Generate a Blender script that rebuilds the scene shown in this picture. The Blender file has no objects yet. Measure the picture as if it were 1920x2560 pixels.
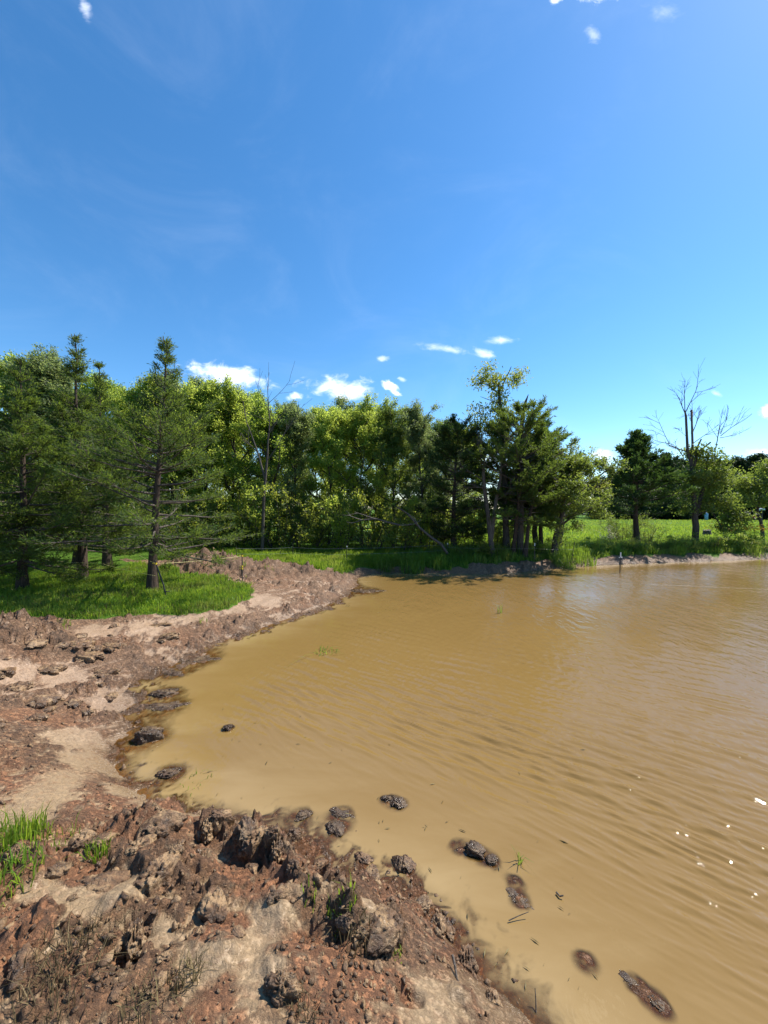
import bpy, math, random
import numpy as np
from math import radians, sin, cos, tan, pi

random.seed(5)
RNG = np.random.default_rng(11)
scene = bpy.context.scene
COL = scene.collection

# ------------------------------------------------------------------ camera, light, exposure
H = 2.3            # eye height above the pond
F = 1000.0         # focal length in photograph pixels (2560 tall)
HOR = 1270.0       # row of the horizon in the photograph
cam_data = bpy.data.cameras.new("camera")
cam = bpy.data.objects.new("camera", cam_data)
COL.objects.link(cam)
cam.location = (0, 0, H)
cam.rotation_euler = (radians(90) - math.atan(10 / F), 0, 0)
cam_data.sensor_fit = 'VERTICAL'
cam_data.sensor_height = 36
cam_data.lens = 36 * F / 2560
cam_data.clip_start = 0.05
cam_data.clip_end = 3000
scene.camera = cam

SUN_AZ, SUN_EL = radians(62), radians(52)
SUN_STRENGTH, SKY_STRENGTH, EXPOSURE = 5.0, 0.115, 0.88

sun_data = bpy.data.lights.new("sun", 'SUN')
sun_data.energy = SUN_STRENGTH
sun_data.angle = radians(0.53)
sun_data.color = (1.0, 0.945, 0.85)
sun = bpy.data.objects.new("sun", sun_data)
COL.objects.link(sun)
sun.rotation_euler = (radians(90) - SUN_EL, 0, -SUN_AZ + pi)
sun.location = (20, 20, 40)

world = bpy.data.worlds.new("World")
scene.world = world
world.use_nodes = True
scene.view_settings.view_transform = 'Standard'
scene.view_settings.look = 'None'
scene.view_settings.gamma = 1
scene.view_settings.use_curve_mapping = False
scene.view_settings.exposure = EXPOSURE


class NT:
    """small helper to write node trees"""
    def __init__(self, tree):
        self.t = tree
        self.n = tree.nodes
        self.l = tree.links

    def node(self, kind, **kw):
        nd = self.n.new(kind)
        for k, v in kw.items():
            setattr(nd, k, v)
        return nd

    def plug(self, sock, v):
        if isinstance(v, bpy.types.NodeSocket):
            self.l.new(v, sock)
        elif v is not None:
            if hasattr(sock.default_value, '__len__') and not hasattr(v, '__len__'):
                v = (v, v, v)
            if hasattr(sock.default_value, '__len__') and len(sock.default_value) == 4 and len(v) == 3:
                v = (*v, 1)
            sock.default_value = v

    def math(self, op, a, b=None, c=None, clamp=False):
        nd = self.node('ShaderNodeMath', operation=op, use_clamp=clamp)
        for i, v in enumerate((a, b, c)):
            if v is not None:
                self.plug(nd.inputs[i], v)
        return nd.outputs[0]

    def vmath(self, op, a, b=None, out=0):
        nd = self.node('ShaderNodeVectorMath', operation=op)
        self.plug(nd.inputs[0], a)
        if b is not None:
            self.plug(nd.inputs[1], b)
        return nd.outputs[out]

    def mix(self, f, a, b, blend='MIX'):
        nd = self.node('ShaderNodeMix', data_type='RGBA', blend_type=blend)
        self.plug(nd.inputs[0], f)
        self.plug(nd.inputs[6], a)
        self.plug(nd.inputs[7], b)
        return nd.outputs[2]

    def noise(self, vec, scale, detail=4, rough=.55, dist=0.0, out=0):
        nd = self.node('ShaderNodeTexNoise')
        if vec is not None:
            self.plug(nd.inputs['Vector'], vec)
        nd.inputs['Scale'].default_value = scale
        nd.inputs['Detail'].default_value = detail
        nd.inputs['Roughness'].default_value = rough
        nd.inputs['Distortion'].default_value = dist
        return nd.outputs[out]

    def ramp(self, v, lo, hi, a=0.0, b=1.0, smooth=True):
        nd = self.node('ShaderNodeMapRange', interpolation_type='SMOOTHSTEP' if smooth else 'LINEAR')
        nd.clamp = True
        self.plug(nd.inputs[0], v)
        for i, x in enumerate((lo, hi, a, b)):
            self.plug(nd.inputs[i + 1], x)
        return nd.outputs[0]

    def mapping(self, vec, loc=(0, 0, 0), rot=(0, 0, 0), scale=(1, 1, 1)):
        nd = self.node('ShaderNodeMapping')
        self.plug(nd.inputs[0], vec)
        nd.inputs[1].default_value = loc
        nd.inputs[2].default_value = rot
        nd.inputs[3].default_value = scale
        return nd.outputs[0]


# ------------------------------------------------------------------ sky
# clouds: azimuth and elevation tangents (u = x/y, v = z/y) with half sizes, tilt, density, softness
CLOUDS = [
    (-0.385, 0.328, .112, .034, -.20, .95, .75),
    (-0.112, 0.300, .086, .032, -.08, .95, .75),
    (0.020, 0.300, .030, .013, -.45, .90, .45),
    (-0.222, 0.278, .020, .011, .1, .60, .55),
    (0.045, 0.320, .012, .008, -.3, .45, .6),
    (-0.005, 0.372, .018, .010, 0, .42, .7),
    (0.155, 0.397, .066, .011, -.14, .60, 1.1),
    (0.285, 0.417, .046, .010, .03, .55, 1.1),
    (0.250, 0.385, .030, .012, -.4, .5, .7),
    (0.530, 1.285, .062, .040, .05, 1.0, .6),
    (0.423, 1.262, .016, .018, .3, .7, .5),
    (0.515, 1.170, .020, .028, .5, .30, .8),
    (-0.737, 1.232, .014, .034, .35, .38, .8),
    (0.545, 0.130, .035, .022, 0, .7, .7),
    (0.958, 0.240, .024, .016, .1, .8, .6),
    (0.940, 0.138, .04, .012, 0, .5, .7),
    (0.830, 0.285, .018, .008, -.4, .35, .8),
    (0.690, 1.225, .05, .03, 0, .16, 1.0),
    (0.30, 0.128, .14, .025, 0, .5, .8),
]
W = NT(world.node_tree)
W.n.clear()
sky = W.node('ShaderNodeTexSky', sky_type='NISHITA', sun_disc=False)
sky.sun_elevation = SUN_EL
sky.sun_rotation = SUN_AZ
sky.air_density = 1.0
sky.dust_density = 0.22
sky.ozone_density = 4.5
sky.altitude = 200
hs = W.node('ShaderNodeHueSaturation')
hs.inputs['Saturation'].default_value = 1.22
hs.inputs['Hue'].default_value = 0.496
W.l.new(sky.outputs[0], hs.inputs['Color'])
geo = W.node('ShaderNodeTexCoord')
sep = W.node('ShaderNodeSeparateXYZ')
W.l.new(geo.outputs['Generated'], sep.inputs[0])
yy = W.math('MAXIMUM', sep.outputs[1], 0.02)
u = W.math('DIVIDE', sep.outputs[0], yy)
v = W.math('DIVIDE', sep.outputs[2], yy)
comb = W.node('ShaderNodeCombineXYZ')
W.plug(comb.inputs[0], u)
W.plug(comb.inputs[1], W.math('MULTIPLY', v, 1.6))
cn = W.noise(comb.outputs[0], 26, 9, .62, .6)
cn2 = W.noise(comb.outputs[0], 9, 6, .6, .3)
nz = W.math('ADD', W.math('MULTIPLY', W.math('SUBTRACT', cn, .5), 1.9), W.math('MULTIPLY', W.math('SUBTRACT', cn2, .5), 1.5))
total = None
for (cu, cv, ru, rv, tilt, dens, soft) in CLOUDS:
    du = W.math('SUBTRACT', u, cu)
    dv = W.math('SUBTRACT', v, cv)
    a = W.math('ADD', W.math('MULTIPLY', du, cos(tilt) / ru), W.math('MULTIPLY', dv, sin(tilt) / ru))
    b = W.math('ADD', W.math('MULTIPLY', du, -sin(tilt) / rv), W.math('MULTIPLY', dv, cos(tilt) / rv))
    r = W.math('SQRT', W.math('ADD', W.math('MULTIPLY', a, a), W.math('MULTIPLY', b, b)))
    m = W.math('ADD', W.math('SUBTRACT', 1.0, r), nz)
    c = W.ramp(m, -.12, -.12 + soft * 1.5, 0, dens)
    total = c if total is None else W.math('MAXIMUM', total, c)
front = W.ramp(sep.outputs[1], .05, .15)
total = W.math('MULTIPLY', total, front)
shade = W.mix(W.ramp(nz, -.5, .7), (7.6, 8.2, 9.4), (10.2, 10.2, 10.2))
# faint high veil, everywhere
veil = W.noise(W.mapping(geo.outputs['Generated'], scale=(1.2, 1.2, 2.2)), 2.2, 7, .62, .8)
veil = W.ramp(veil, .45, .85, 0, .06)
skyc = W.mix(veil, hs.outputs[0], (7.5, 8.0, 8.8))
skyc = W.mix(total, skyc, shade)
bg = W.node('ShaderNodeBackground')
bg.inputs[1].default_value = SKY_STRENGTH
W.plug(bg.inputs[0], skyc)
wo = W.node('ShaderNodeOutputWorld')
W.l.new(bg.outputs[0], wo.inputs[0])

scene.cycles.max_bounces = 8
scene.cycles.transparent_max_bounces = 8
scene.cycles.sample_clamp_indirect = 6
scene.cycles.use_denoising = True


# ------------------------------------------------------------------ helpers
def at(px, py, z=0.0):
    """ground point seen at a photograph pixel"""
    y = F * (H - z) / (py - HOR)
    return ((px - 960) / F * y, y)


def col_x(px, y):
    return (px - 960) / F * y


def row_z(py, y):
    return H + (HOR - py) / F * y


def tag(o, label=None, cat=None, group=None, kind=None):
    if label: o['label'] = label
    if cat: o['category'] = cat
    if group: o['group'] = group
    if kind: o['kind'] = kind
    return o


def link(name, me, mat=None, parent=None):
    o = bpy.data.objects.new(name, me)
    COL.objects.link(o)
    if mat is not None and not me.materials:
        me.materials.append(mat)
    if parent is not None:
        o.parent = parent
    return o


def thing(name, label, cat, loc, rz=0.0, group=None, scale=1.0):
    o = bpy.data.objects.new(name, None)
    COL.objects.link(o)
    o.location = loc
    o.rotation_euler = (0, 0, rz)
    o.scale = (scale,) * 3 if not hasattr(scale, '__len__') else scale
    o.empty_display_size = .2
    return tag(o, label, cat, group)


def mesh_np(name, V, faces, smooth=True, mat_index=None):
    """faces: list of int arrays, each (n, k)"""
    me = bpy.data.meshes.new(name)
    V = np.asarray(V, dtype=np.float32)
    me.vertices.add(len(V))
    me.vertices.foreach_set('co', V.ravel())
    faces = [np.asarray(f, dtype=np.int32) for f in faces if len(f)]
    nl = sum(f.size for f in faces)
    npoly = sum(len(f) for f in faces)
    me.loops.add(nl)
    me.polygons.add(npoly)
    me.loops.foreach_set('vertex_index', np.concatenate([f.ravel() for f in faces]))
    tot = np.concatenate([np.full(len(f), f.shape[1], dtype=np.int32) for f in faces])
    start = np.concatenate([[0], np.cumsum(tot)[:-1]]).astype(np.int32)
    me.polygons.foreach_set('loop_start', start)
    try:
        me.polygons.foreach_set('loop_total', tot)
    except Exception:
        pass
    me.polygons.foreach_set('use_smooth', np.full(npoly, smooth, dtype=bool))
    if mat_index is not None:
        me.polygons.foreach_set('material_index', np.asarray(mat_index, dtype=np.int32))
    me.update(calc_edges=True)
    return me


def unit(a):
    return a / np.maximum(np.linalg.norm(a, axis=-1, keepdims=True), 1e-9)


GA = np.arange(256) * (2 * pi / 256)
GX, GY = np.cos(GA), np.sin(GA)


def hash2(ix, iy, seed):
    h = (ix.astype(np.int64) * 374761393 + iy.astype(np.int64) * 668265263 + seed * 974634541) & 0x7fffffff
    h = ((h ^ (h >> 13)) * 1274126177) & 0x7fffffff
    return (h ^ (h >> 16))


def perlin(x, y, seed=0):
    xi, yi = np.floor(x), np.floor(y)
    fx, fy = x - xi, y - yi
    xi, yi = xi.astype(np.int64), yi.astype(np.int64)
    sx = fx * fx * fx * (fx * (fx * 6 - 15) + 10)
    sy = fy * fy * fy * (fy * (fy * 6 - 15) + 10)

    def g(ax, ay, dx, dy):
        k = hash2(ax, ay, seed) & 255
        return GX[k] * dx + GY[k] * dy
    a = g(xi, yi, fx, fy)
    b = g(xi + 1, yi, fx - 1, fy)
    c = g(xi, yi + 1, fx, fy - 1)
    d = g(xi + 1, yi + 1, fx - 1, fy - 1)
    return (a + (b - a) * sx) * (1 - sy) + (c + (d - c) * sx) * sy


def fbm(x, y, o=4, seed=0, gain=.5, lac=2.03):
    s, a, n = 0, 1.0, 0
    for i in range(o):
        s = s + a * perlin(x, y, seed + i * 17)
        n += a
        a *= gain
        x, y = x * lac + 13.7, y * lac - 7.3
    return s / n * 1.5


def billow(x, y, o=4, seed=0, gain=.5, lac=2.1):
    s, a, n = 0, 1.0, 0
    for i in range(o):
        s = s + a * np.abs(perlin(x, y, seed + i * 31))
        n += a
        a *= gain
        x, y = x * lac + 5.1, y * lac + 9.2
    return s / n * 2


def sstep(a, b, x):
    t = np.clip((x - a) / (b - a), 0, 1)
    return t * t * (3 - 2 * t)


def noise3(p, seed=0):
    """value noise at points (n,3)"""
    pi_ = np.floor(p).astype(np.int64)
    f = p - pi_
    f = f * f * (3 - 2 * f)
    out = 0
    for dx in (0, 1):
        for dy in (0, 1):
            for dz in (0, 1):
                hsh = hash2(pi_[:, 0] + dx + 57 * (pi_[:, 2] + dz), pi_[:, 1] + dy, seed) % 10007 / 10007.0
                w = (f[:, 0] if dx else 1 - f[:, 0]) * (f[:, 1] if dy else 1 - f[:, 1]) * (f[:, 2] if dz else 1 - f[:, 2])
                out = out + hsh * w
    return out


# ------------------------------------------------------------------ the lie of the land
S = 1920 / 1659.0
near_px = [(1160, 2232), (1130, 2200), (1060, 2140), (1010, 2085), (960, 2020), (920, 1972), (860, 1936), (800, 1915),
           (740, 1905), (690, 1885), (640, 1845), (590, 1812), (540, 1790), (480, 1772), (420, 1768), (360, 1755), (310, 1735), (270, 1700),
           (238, 1660), (228, 1630), (250, 1600), (275, 1575), (262, 1545), (290, 1515), (275, 1490), (300, 1468), (345, 1448), (385, 1432),
           (430, 1405), (480, 1386), (540, 1365), (600, 1344), (660, 1326), (705, 1310), (745, 1285), (772, 1264), (768, 1250),
           (800, 1240), (850, 1237), (950, 1239), (1040, 1241), (1120, 1236), (1200, 1228), (1300, 1221), (1400, 1217),
           (1500, 1214), (1600, 1210), (1659, 1207)]
POND = [at(a * S, b * S, 0) for a, b in near_px]
POND += [(22.5, 19.2), (27, 19.0), (33, 15), (32, 4), (20, -5), (8, -5), (3.6, -1.6), (1.9, .2), (1.05, 1.15)]
POND = np.array(POND)


def seg_dist(x, y, poly, closed=True):
    best = np.full(x.shape, 1e9)
    n = len(poly)
    for i in range(n if closed else n - 1):
        ax, ay = poly[i]
        bx, by = poly[(i + 1) % n]
        ex, ey = bx - ax, by - ay
        t = np.clip(((x - ax) * ex + (y - ay) * ey) / (ex * ex + ey * ey + 1e-12), 0, 1)
        d = (x - ax - t * ex) ** 2 + (y - ay - t * ey) ** 2
        best = np.minimum(best, d)
    return np.sqrt(best)


def inside(x, y, poly):
    c = np.zeros(x.shape, bool)
    n = len(poly)
    for i in range(n):
        ax, ay = poly[i]
        bx, by = poly[(i + 1) % n]
        if ay == by:
            continue
        cond = ((ay > y) != (by > y)) & (x < (bx - ax) * (y - ay) / (by - ay) + ax)
        c ^= cond
    return c


def shore(x, y):
    """signed distance to the water's edge, positive on land"""
    d = seg_dist(x, y, POND)
    return np.where(inside(x, y, POND), -d, d)


GRASS_L = np.array([at(px, py, .42) for px, py in
                    [(-900, 1640), (-300, 1580), (0, 1553), (115, 1549), (231, 1540), (347, 1527), (463, 1519), (578, 1500), (655, 1478),
                     (635, 1462), (560, 1448), (470, 1446), (395, 1436), (372, 1418), (300, 1400), (0, 1390), (-900, 1390)]])

MOUNDS = []      # x, y, height, radius


def mound(px, py, z, h, r):
    X, Y = at(px, py, z)
    MOUNDS.append((X, Y, h, r))


# spoil heap beside the grass
mound(430, 1432, .42, .16, .50)
mound(492, 1432, .42, .43, .75)
mound(560, 1428, .42, .30, .70)
mound(640, 1430, .40, .24, .80)
mound(720, 1434, .35, .17, .75)
mound(800, 1440, .25, .10, .6)
# berm at the left edge
mound(-60, 1620, .5, .22, .8)
mound(40, 1590, .5, .16, .5)
mound(-300, 1650, .5, .25, 1.0)
# torn ridge along the near shore
for px, py, h, r in [(330, 2085, .10, .20), (390, 2070, .14, .17), (445, 2085, .10, .15), (545, 2055, .12, .13), (600, 2085, .09, .12),
                     (645, 2100, .13, .14), (690, 2130, .14, .11), (720, 2180, .10, .13), (760, 2240, .09, .16),
                     (470, 2200, .10, .13), (400, 2195, .10, .14), (330, 2190, .08, .12), (250, 2165, .07, .15), (60, 2245, .09, .12),
                     (830, 2300, .10, .14), (900, 2310, .09, .12), (960, 2300, .08, .10), (700, 2290, .10, .16), (300, 2330, .07, .10),
                     (1000, 2230, .05, .09), (1160, 2420, .06, .06), (700, 2480, .06, .09), (560, 2440, .05, .1), (100, 2420, .07, .12)]:
    mound(px, py, .35, h * .72, r * .95)
PITS = [(430, 2232, .07, .11), (330, 2395, .05, .08), (800, 2345, .08, .14), (270, 2240, .05, .10), (30, 2260, .05, .09), (660, 2160, .05, .08),
        (720, 2240, .06, .10), (1010, 2480, .05, .08), (300, 2480, .05, .08), (360, 2130, .05, .1)]
PITS = [(*at(px, py, .35), h, r) for px, py, h, r in PITS]


SHOALS = [(370, 1848, 70), (568, 1824, 28), (425, 1938, 46), (966, 2003, 22), (995, 2013, 40), (752, 2046, 38), (855, 2042, 44), (838, 2076, 46), (1190, 2136, 44), (1232, 2160, 30), (1146, 2122, 26), (1305, 2262, 36), (1291, 2212, 12), (1602, 2480, 44), (1660, 2530, 30), (1470, 2415, 40), (490, 1650, 80), (430, 1685, 50), (415, 1735, 52), (420, 1768, 66), (920, 1478, 60)]      # mud just under the surface round the clods in the water: column, row, width
SHOALS = [(*at(px, py, 0), max(.09, 1.05 * w / F * at(px, py, 0)[1])) for px, py, w in SHOALS]


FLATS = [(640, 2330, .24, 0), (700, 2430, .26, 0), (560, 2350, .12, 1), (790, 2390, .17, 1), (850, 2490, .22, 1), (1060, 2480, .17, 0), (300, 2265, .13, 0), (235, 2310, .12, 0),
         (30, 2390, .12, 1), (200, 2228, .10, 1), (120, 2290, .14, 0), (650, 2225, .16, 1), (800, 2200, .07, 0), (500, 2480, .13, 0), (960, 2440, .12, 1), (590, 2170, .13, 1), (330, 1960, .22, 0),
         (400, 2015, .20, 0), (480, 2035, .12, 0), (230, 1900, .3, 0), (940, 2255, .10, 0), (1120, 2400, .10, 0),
         (250, 1602, .42, 0), (360, 1588, .40, 0), (460, 1555, .5, 0), (560, 1532, .5, 0), (660, 1510, .5, 0), (150, 1700, .32, 0), (270, 1735, .30, 0), (70, 1820, .30, 1), (180, 1850, .3, 0), (30, 1720, .3, 0)]      # tan painted as wet glare on the left waterline, else smeared patches of silt (0) and red clay (1)
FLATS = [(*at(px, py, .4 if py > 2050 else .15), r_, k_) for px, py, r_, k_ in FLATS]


def terrain(x, y, lod=None):
    """height and cover masks of the land at world points"""
    d = shore(x, y)
    r = np.hypot(x, y) if lod is None else lod
    ad = np.abs(d)
    dp = np.maximum(d, 0)
    # --- broad shape: near bank, left bank, far bank
    far = sstep(11.5, 14.0, y + .15 * x)
    left = sstep(3.0, 4.6, y) * (1 - far)
    near = 1 - far - left
    prof = near * .58 * (1 - np.exp(-dp / .62)) + left * .44 * (1 - np.exp(-dp / 1.3)) + far * (.24 * (1 - np.exp(-dp / .45)) + .34 * (1 - np.exp(-dp / 4)))
    shelf = near * .13 + left * .08 + far * .30
    under = -np.minimum(shelf * ad + .05 * ad * ad, .7)
    base = np.where(d > 0, prof, under)
    base = base + .10 * fbm(x / 9, y / 9, 2, 3) * sstep(1, 6, d) + .5 * sstep(90, 160, y) * 0
    # --- grass cover
    gl = seg_dist(x, y, GRASS_L)
    gl = np.where(inside(x, y, GRASS_L), gl, -gl) + .28 * fbm(x / .6, y / .6, 4, 41, .6) + .35 * fbm(x / 1.7, y / 1.7, 2, 43)
    heap = np.zeros_like(x)
    for (mx, my, mh, mr) in MOUNDS[:6]:
        heap = np.maximum(heap, np.exp(-((x - mx) ** 2 + (y - my) ** 2) / (mr * mr) * .9))
    back = np.minimum(d - .85 - .35 * fbm(x / .8, y / .8, 3, 44), (y - (12.9 - .18 * np.minimum(x + 2, 0) * 1.0)) * 1.0)
    back = np.where(x > -1.6, d - .62 - .35 * fbm(x / .8, y / .8, 3, 44) + np.where(x < 3, .35, 0.0), back)
    back = np.where(far > .3, back, -1) - 1.4 * sstep(.35, .6, heap)
    grass = np.maximum(sstep(-.06, .10, gl), sstep(-.1, .15, back))
    grass = np.maximum(grass, sstep(9, 14, d))
    mud = 1 - grass
    # --- mud relief
    patch = fbm(x / 1.1, y / 1.1, 3, 5)
    rough_m = sstep(-.38, .30, patch)
    A = .055 * fbm(x / 1.3, y / 1.3, 3, 9)
    wx0, wy0 = x + .10 * fbm(x / .25, y / .25, 2, 11), y + .10 * fbm(x / .25, y / .25, 2, 12)
    cl = billow(wx0 / .34, wy0 / .34, 4, 21, .55)
    jag = fbm(wx0 / .21, wy0 / .21, 5, 23, .66)
    slab = sstep(.06, .17, fbm(wx0 / .42, wy0 / .42, 4, 27, .55))
    slab2 = sstep(.08, .18, fbm(wx0 / .15, wy0 / .15, 3, 29, .6))
    slab3 = sstep(.06, .16, fbm(wx0 / .062, wy0 / .062, 2, 33, .6)) * np.clip(1.8 - r / 3.5, 0, 1)
    fade_f = np.clip(1.6 - r / 5.0, 0, 1)
    fade_m = np.clip(1.9 - r / 14.0, .55, 1)
    ca, sa = cos(radians(28)), sin(radians(28))
    al, ac = x * sa + y * ca, x * ca - y * sa
    tr = fbm(al / 1.4, ac / .16, 4, 61, .6) * left
    wobble = perlin(x / .7, y / .7, 77)
    lug = np.abs(np.sin(al * 2 * pi / .19 + wobble)) ** .6 * sstep(.1, .4, fbm(al / 3, ac / .42, 2, 66)) * left
    fine = fbm(x / .05, y / .05, 4, 71, .65) * .012 * fade_f
    mnd, pit = np.zeros_like(x), np.zeros_like(x)
    for (mx, my, mh, mr) in MOUNDS:
        k = (np.abs(x - mx) < 2.6 * mr) & (np.abs(y - my) < 2.6 * mr)
        if not k.any():
            continue
        xk, yk = x[k], y[k]
        wx = xk + .40 * mr * fbm(xk / mr * 1.3, yk / mr * 1.3, 3, 81)
        wy = yk + .40 * mr * fbm(xk / mr * 1.3, yk / mr * 1.3, 3, 82)
        q = ((wx - mx) ** 2 + (wy - my) ** 2) / (mr * mr)
        mnd[k] += mh * np.exp(-q * q * .6 - q * .45)
    for (mx, my, mh, mr) in PITS:
        k = (np.abs(x - mx) < 2.2 * mr) & (np.abs(y - my) < 2.2 * mr)
        if not k.any():
            continue
        xk, yk = x[k], y[k]
        wx = xk + .5 * mr * perlin(xk / mr * 1.5, yk / mr * 1.5, 83)
        q = ((wx - mx) ** 2 + ((yk - my) * 1.7) ** 2) / (mr * mr)
        pit[k] += mh * np.exp(-q * q)
    heapness = np.clip(mnd / .12, 0, 1)
    rr = np.clip(rough_m * (1 - .10 * near) + .6 * heapness, 0, 1.25)
    lump = .11 * (cl - .40) + (.085 - .03 * left) * jag + (.050 - .022 * left) * slab + .042 * slab2 + .017 * slab3
    silt_glare_f, clay_f = np.zeros_like(x), np.zeros_like(x)
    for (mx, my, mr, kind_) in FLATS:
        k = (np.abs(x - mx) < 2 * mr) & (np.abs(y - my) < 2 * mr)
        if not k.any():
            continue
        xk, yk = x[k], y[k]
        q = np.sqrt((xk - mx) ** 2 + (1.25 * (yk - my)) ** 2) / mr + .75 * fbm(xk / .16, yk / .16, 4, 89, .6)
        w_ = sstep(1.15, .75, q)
        tgt = clay_f if kind_ else silt_glare_f
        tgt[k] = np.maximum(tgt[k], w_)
    flat = np.maximum(silt_glare_f, clay_f)
    rr = rr * (1 - .72 * flat)
    rough = (near * .78 + left * 1.45 + far * 1.35) * rr * lump * fade_m + .040 * tr + .022 * lug * fade_m + fine * (.5 + .5 * rr)
    # smooth slurry fills the low places between the clods
    level = -.012 + .003 * near * (1 - heapness) + .03 * fbm(x / .9, y / .9, 2, 91) - .05 * heapness - .03 * far
    slur = sstep(.010, -.004, rough - level)
    slur = np.clip(np.maximum(slur, silt_glare_f) * (1 - clay_f), 0, 1)
    rough = np.where(rough < level, level + .12 * (rough - level) + .2 * fine, rough)
    landmud = sstep(-.02, .25, d)
    wetband = np.exp(-np.maximum(-d, 0) / .75)
    mudamp = np.where(d > 0, .55 + .45 * landmud, .55 * wetband)
    h = base + mnd * np.where(d > -.1, 1, 0) - pit * mud
    h = h + mud * (rough * mudamp + A * np.where(d > 0, landmud, 0))
    h = h + grass * (.05 * fbm(x / .7, y / .7, 3, 95) * np.clip(1.5 - r / 30, 0, 1) + .03)
    for (mx, my, mr) in SHOALS:
        k = (np.abs(x - mx) < 2.4 * mr) & (np.abs(y - my) < 2.4 * mr)
        if not k.any():
            continue
        xk, yk = x[k], y[k]
        nn_ = fbm(xk / .12, yk / .12, 3, 88, .6)
        q = np.sqrt((xk - mx) ** 2 + (yk - my) ** 2) / mr + .55 * nn_
        w_ = sstep(1.7, .35, q)
        h[k] = np.maximum(h[k], h[k] * (1 - w_) + w_ * (-.003 + .030 * nn_))
    clay = sstep(-.02, .36, fbm(x / .75 + 3, y / .75, 4, 51) + .25 * near - .35 * far) * (1 - .35 * slur)
    clay = np.maximum(clay * (1 - .8 * heap), clay_f)
    dark = np.clip((1 - .7 * flat) * rr * sstep(-.05, .75, .9 * (cl - .35) + .8 * jag + .35 * slab + .25 * heapness), 0, 1)
    dark = np.maximum(dark, 1.0 * heap * sstep(-.25, .25, jag))
    wet = np.exp(-np.maximum(d, 0) / .22) * .9 + .35 * slur
    return dict(h=h, d=d, grass=grass, slur=slur * mud, clay=clay, wet=np.clip(wet, 0, 1), dark=dark, near=near, far=far, left=left)


def ground_z(x, y):
    x = np.atleast_1d(np.asarray(x, float))
    y = np.atleast_1d(np.asarray(y, float))
    return terrain(x, y)['h']


def gz(x, y):
    return float(ground_z(x, y)[0])


def hit(px, py, y0=.9, y1=24.0):
    """where the view ray of a photograph pixel first meets the land or the water"""
    Y = np.geomspace(y0, y1, 420)
    X = (px - 960) / F * Y
    Z = H + (HOR - py) / F * Y
    k = np.nonzero(np.maximum(ground_z(X, Y), 0) >= Z)[0]
    i = k[0] if len(k) else -1
    return float(X[i]), float(Y[i]), float(max(ground_z(X[i], Y[i])[0], 0))


# ------------------------------------------------------------------ materials
def new_mat(name):
    m = bpy.data.materials.new(name)
    m.use_nodes = True
    t = NT(m.node_tree)
    t.n.clear()
    out = t.node('ShaderNodeOutputMaterial')
    return m, t, out


def attr(t, name):
    a = t.node('ShaderNodeAttribute', attribute_name=name)
    s = t.node('ShaderNodeSeparateColor')
    t.l.new(a.outputs['Color'], s.inputs[0])
    return s.outputs[0], s.outputs[1], s.outputs[2]


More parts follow.
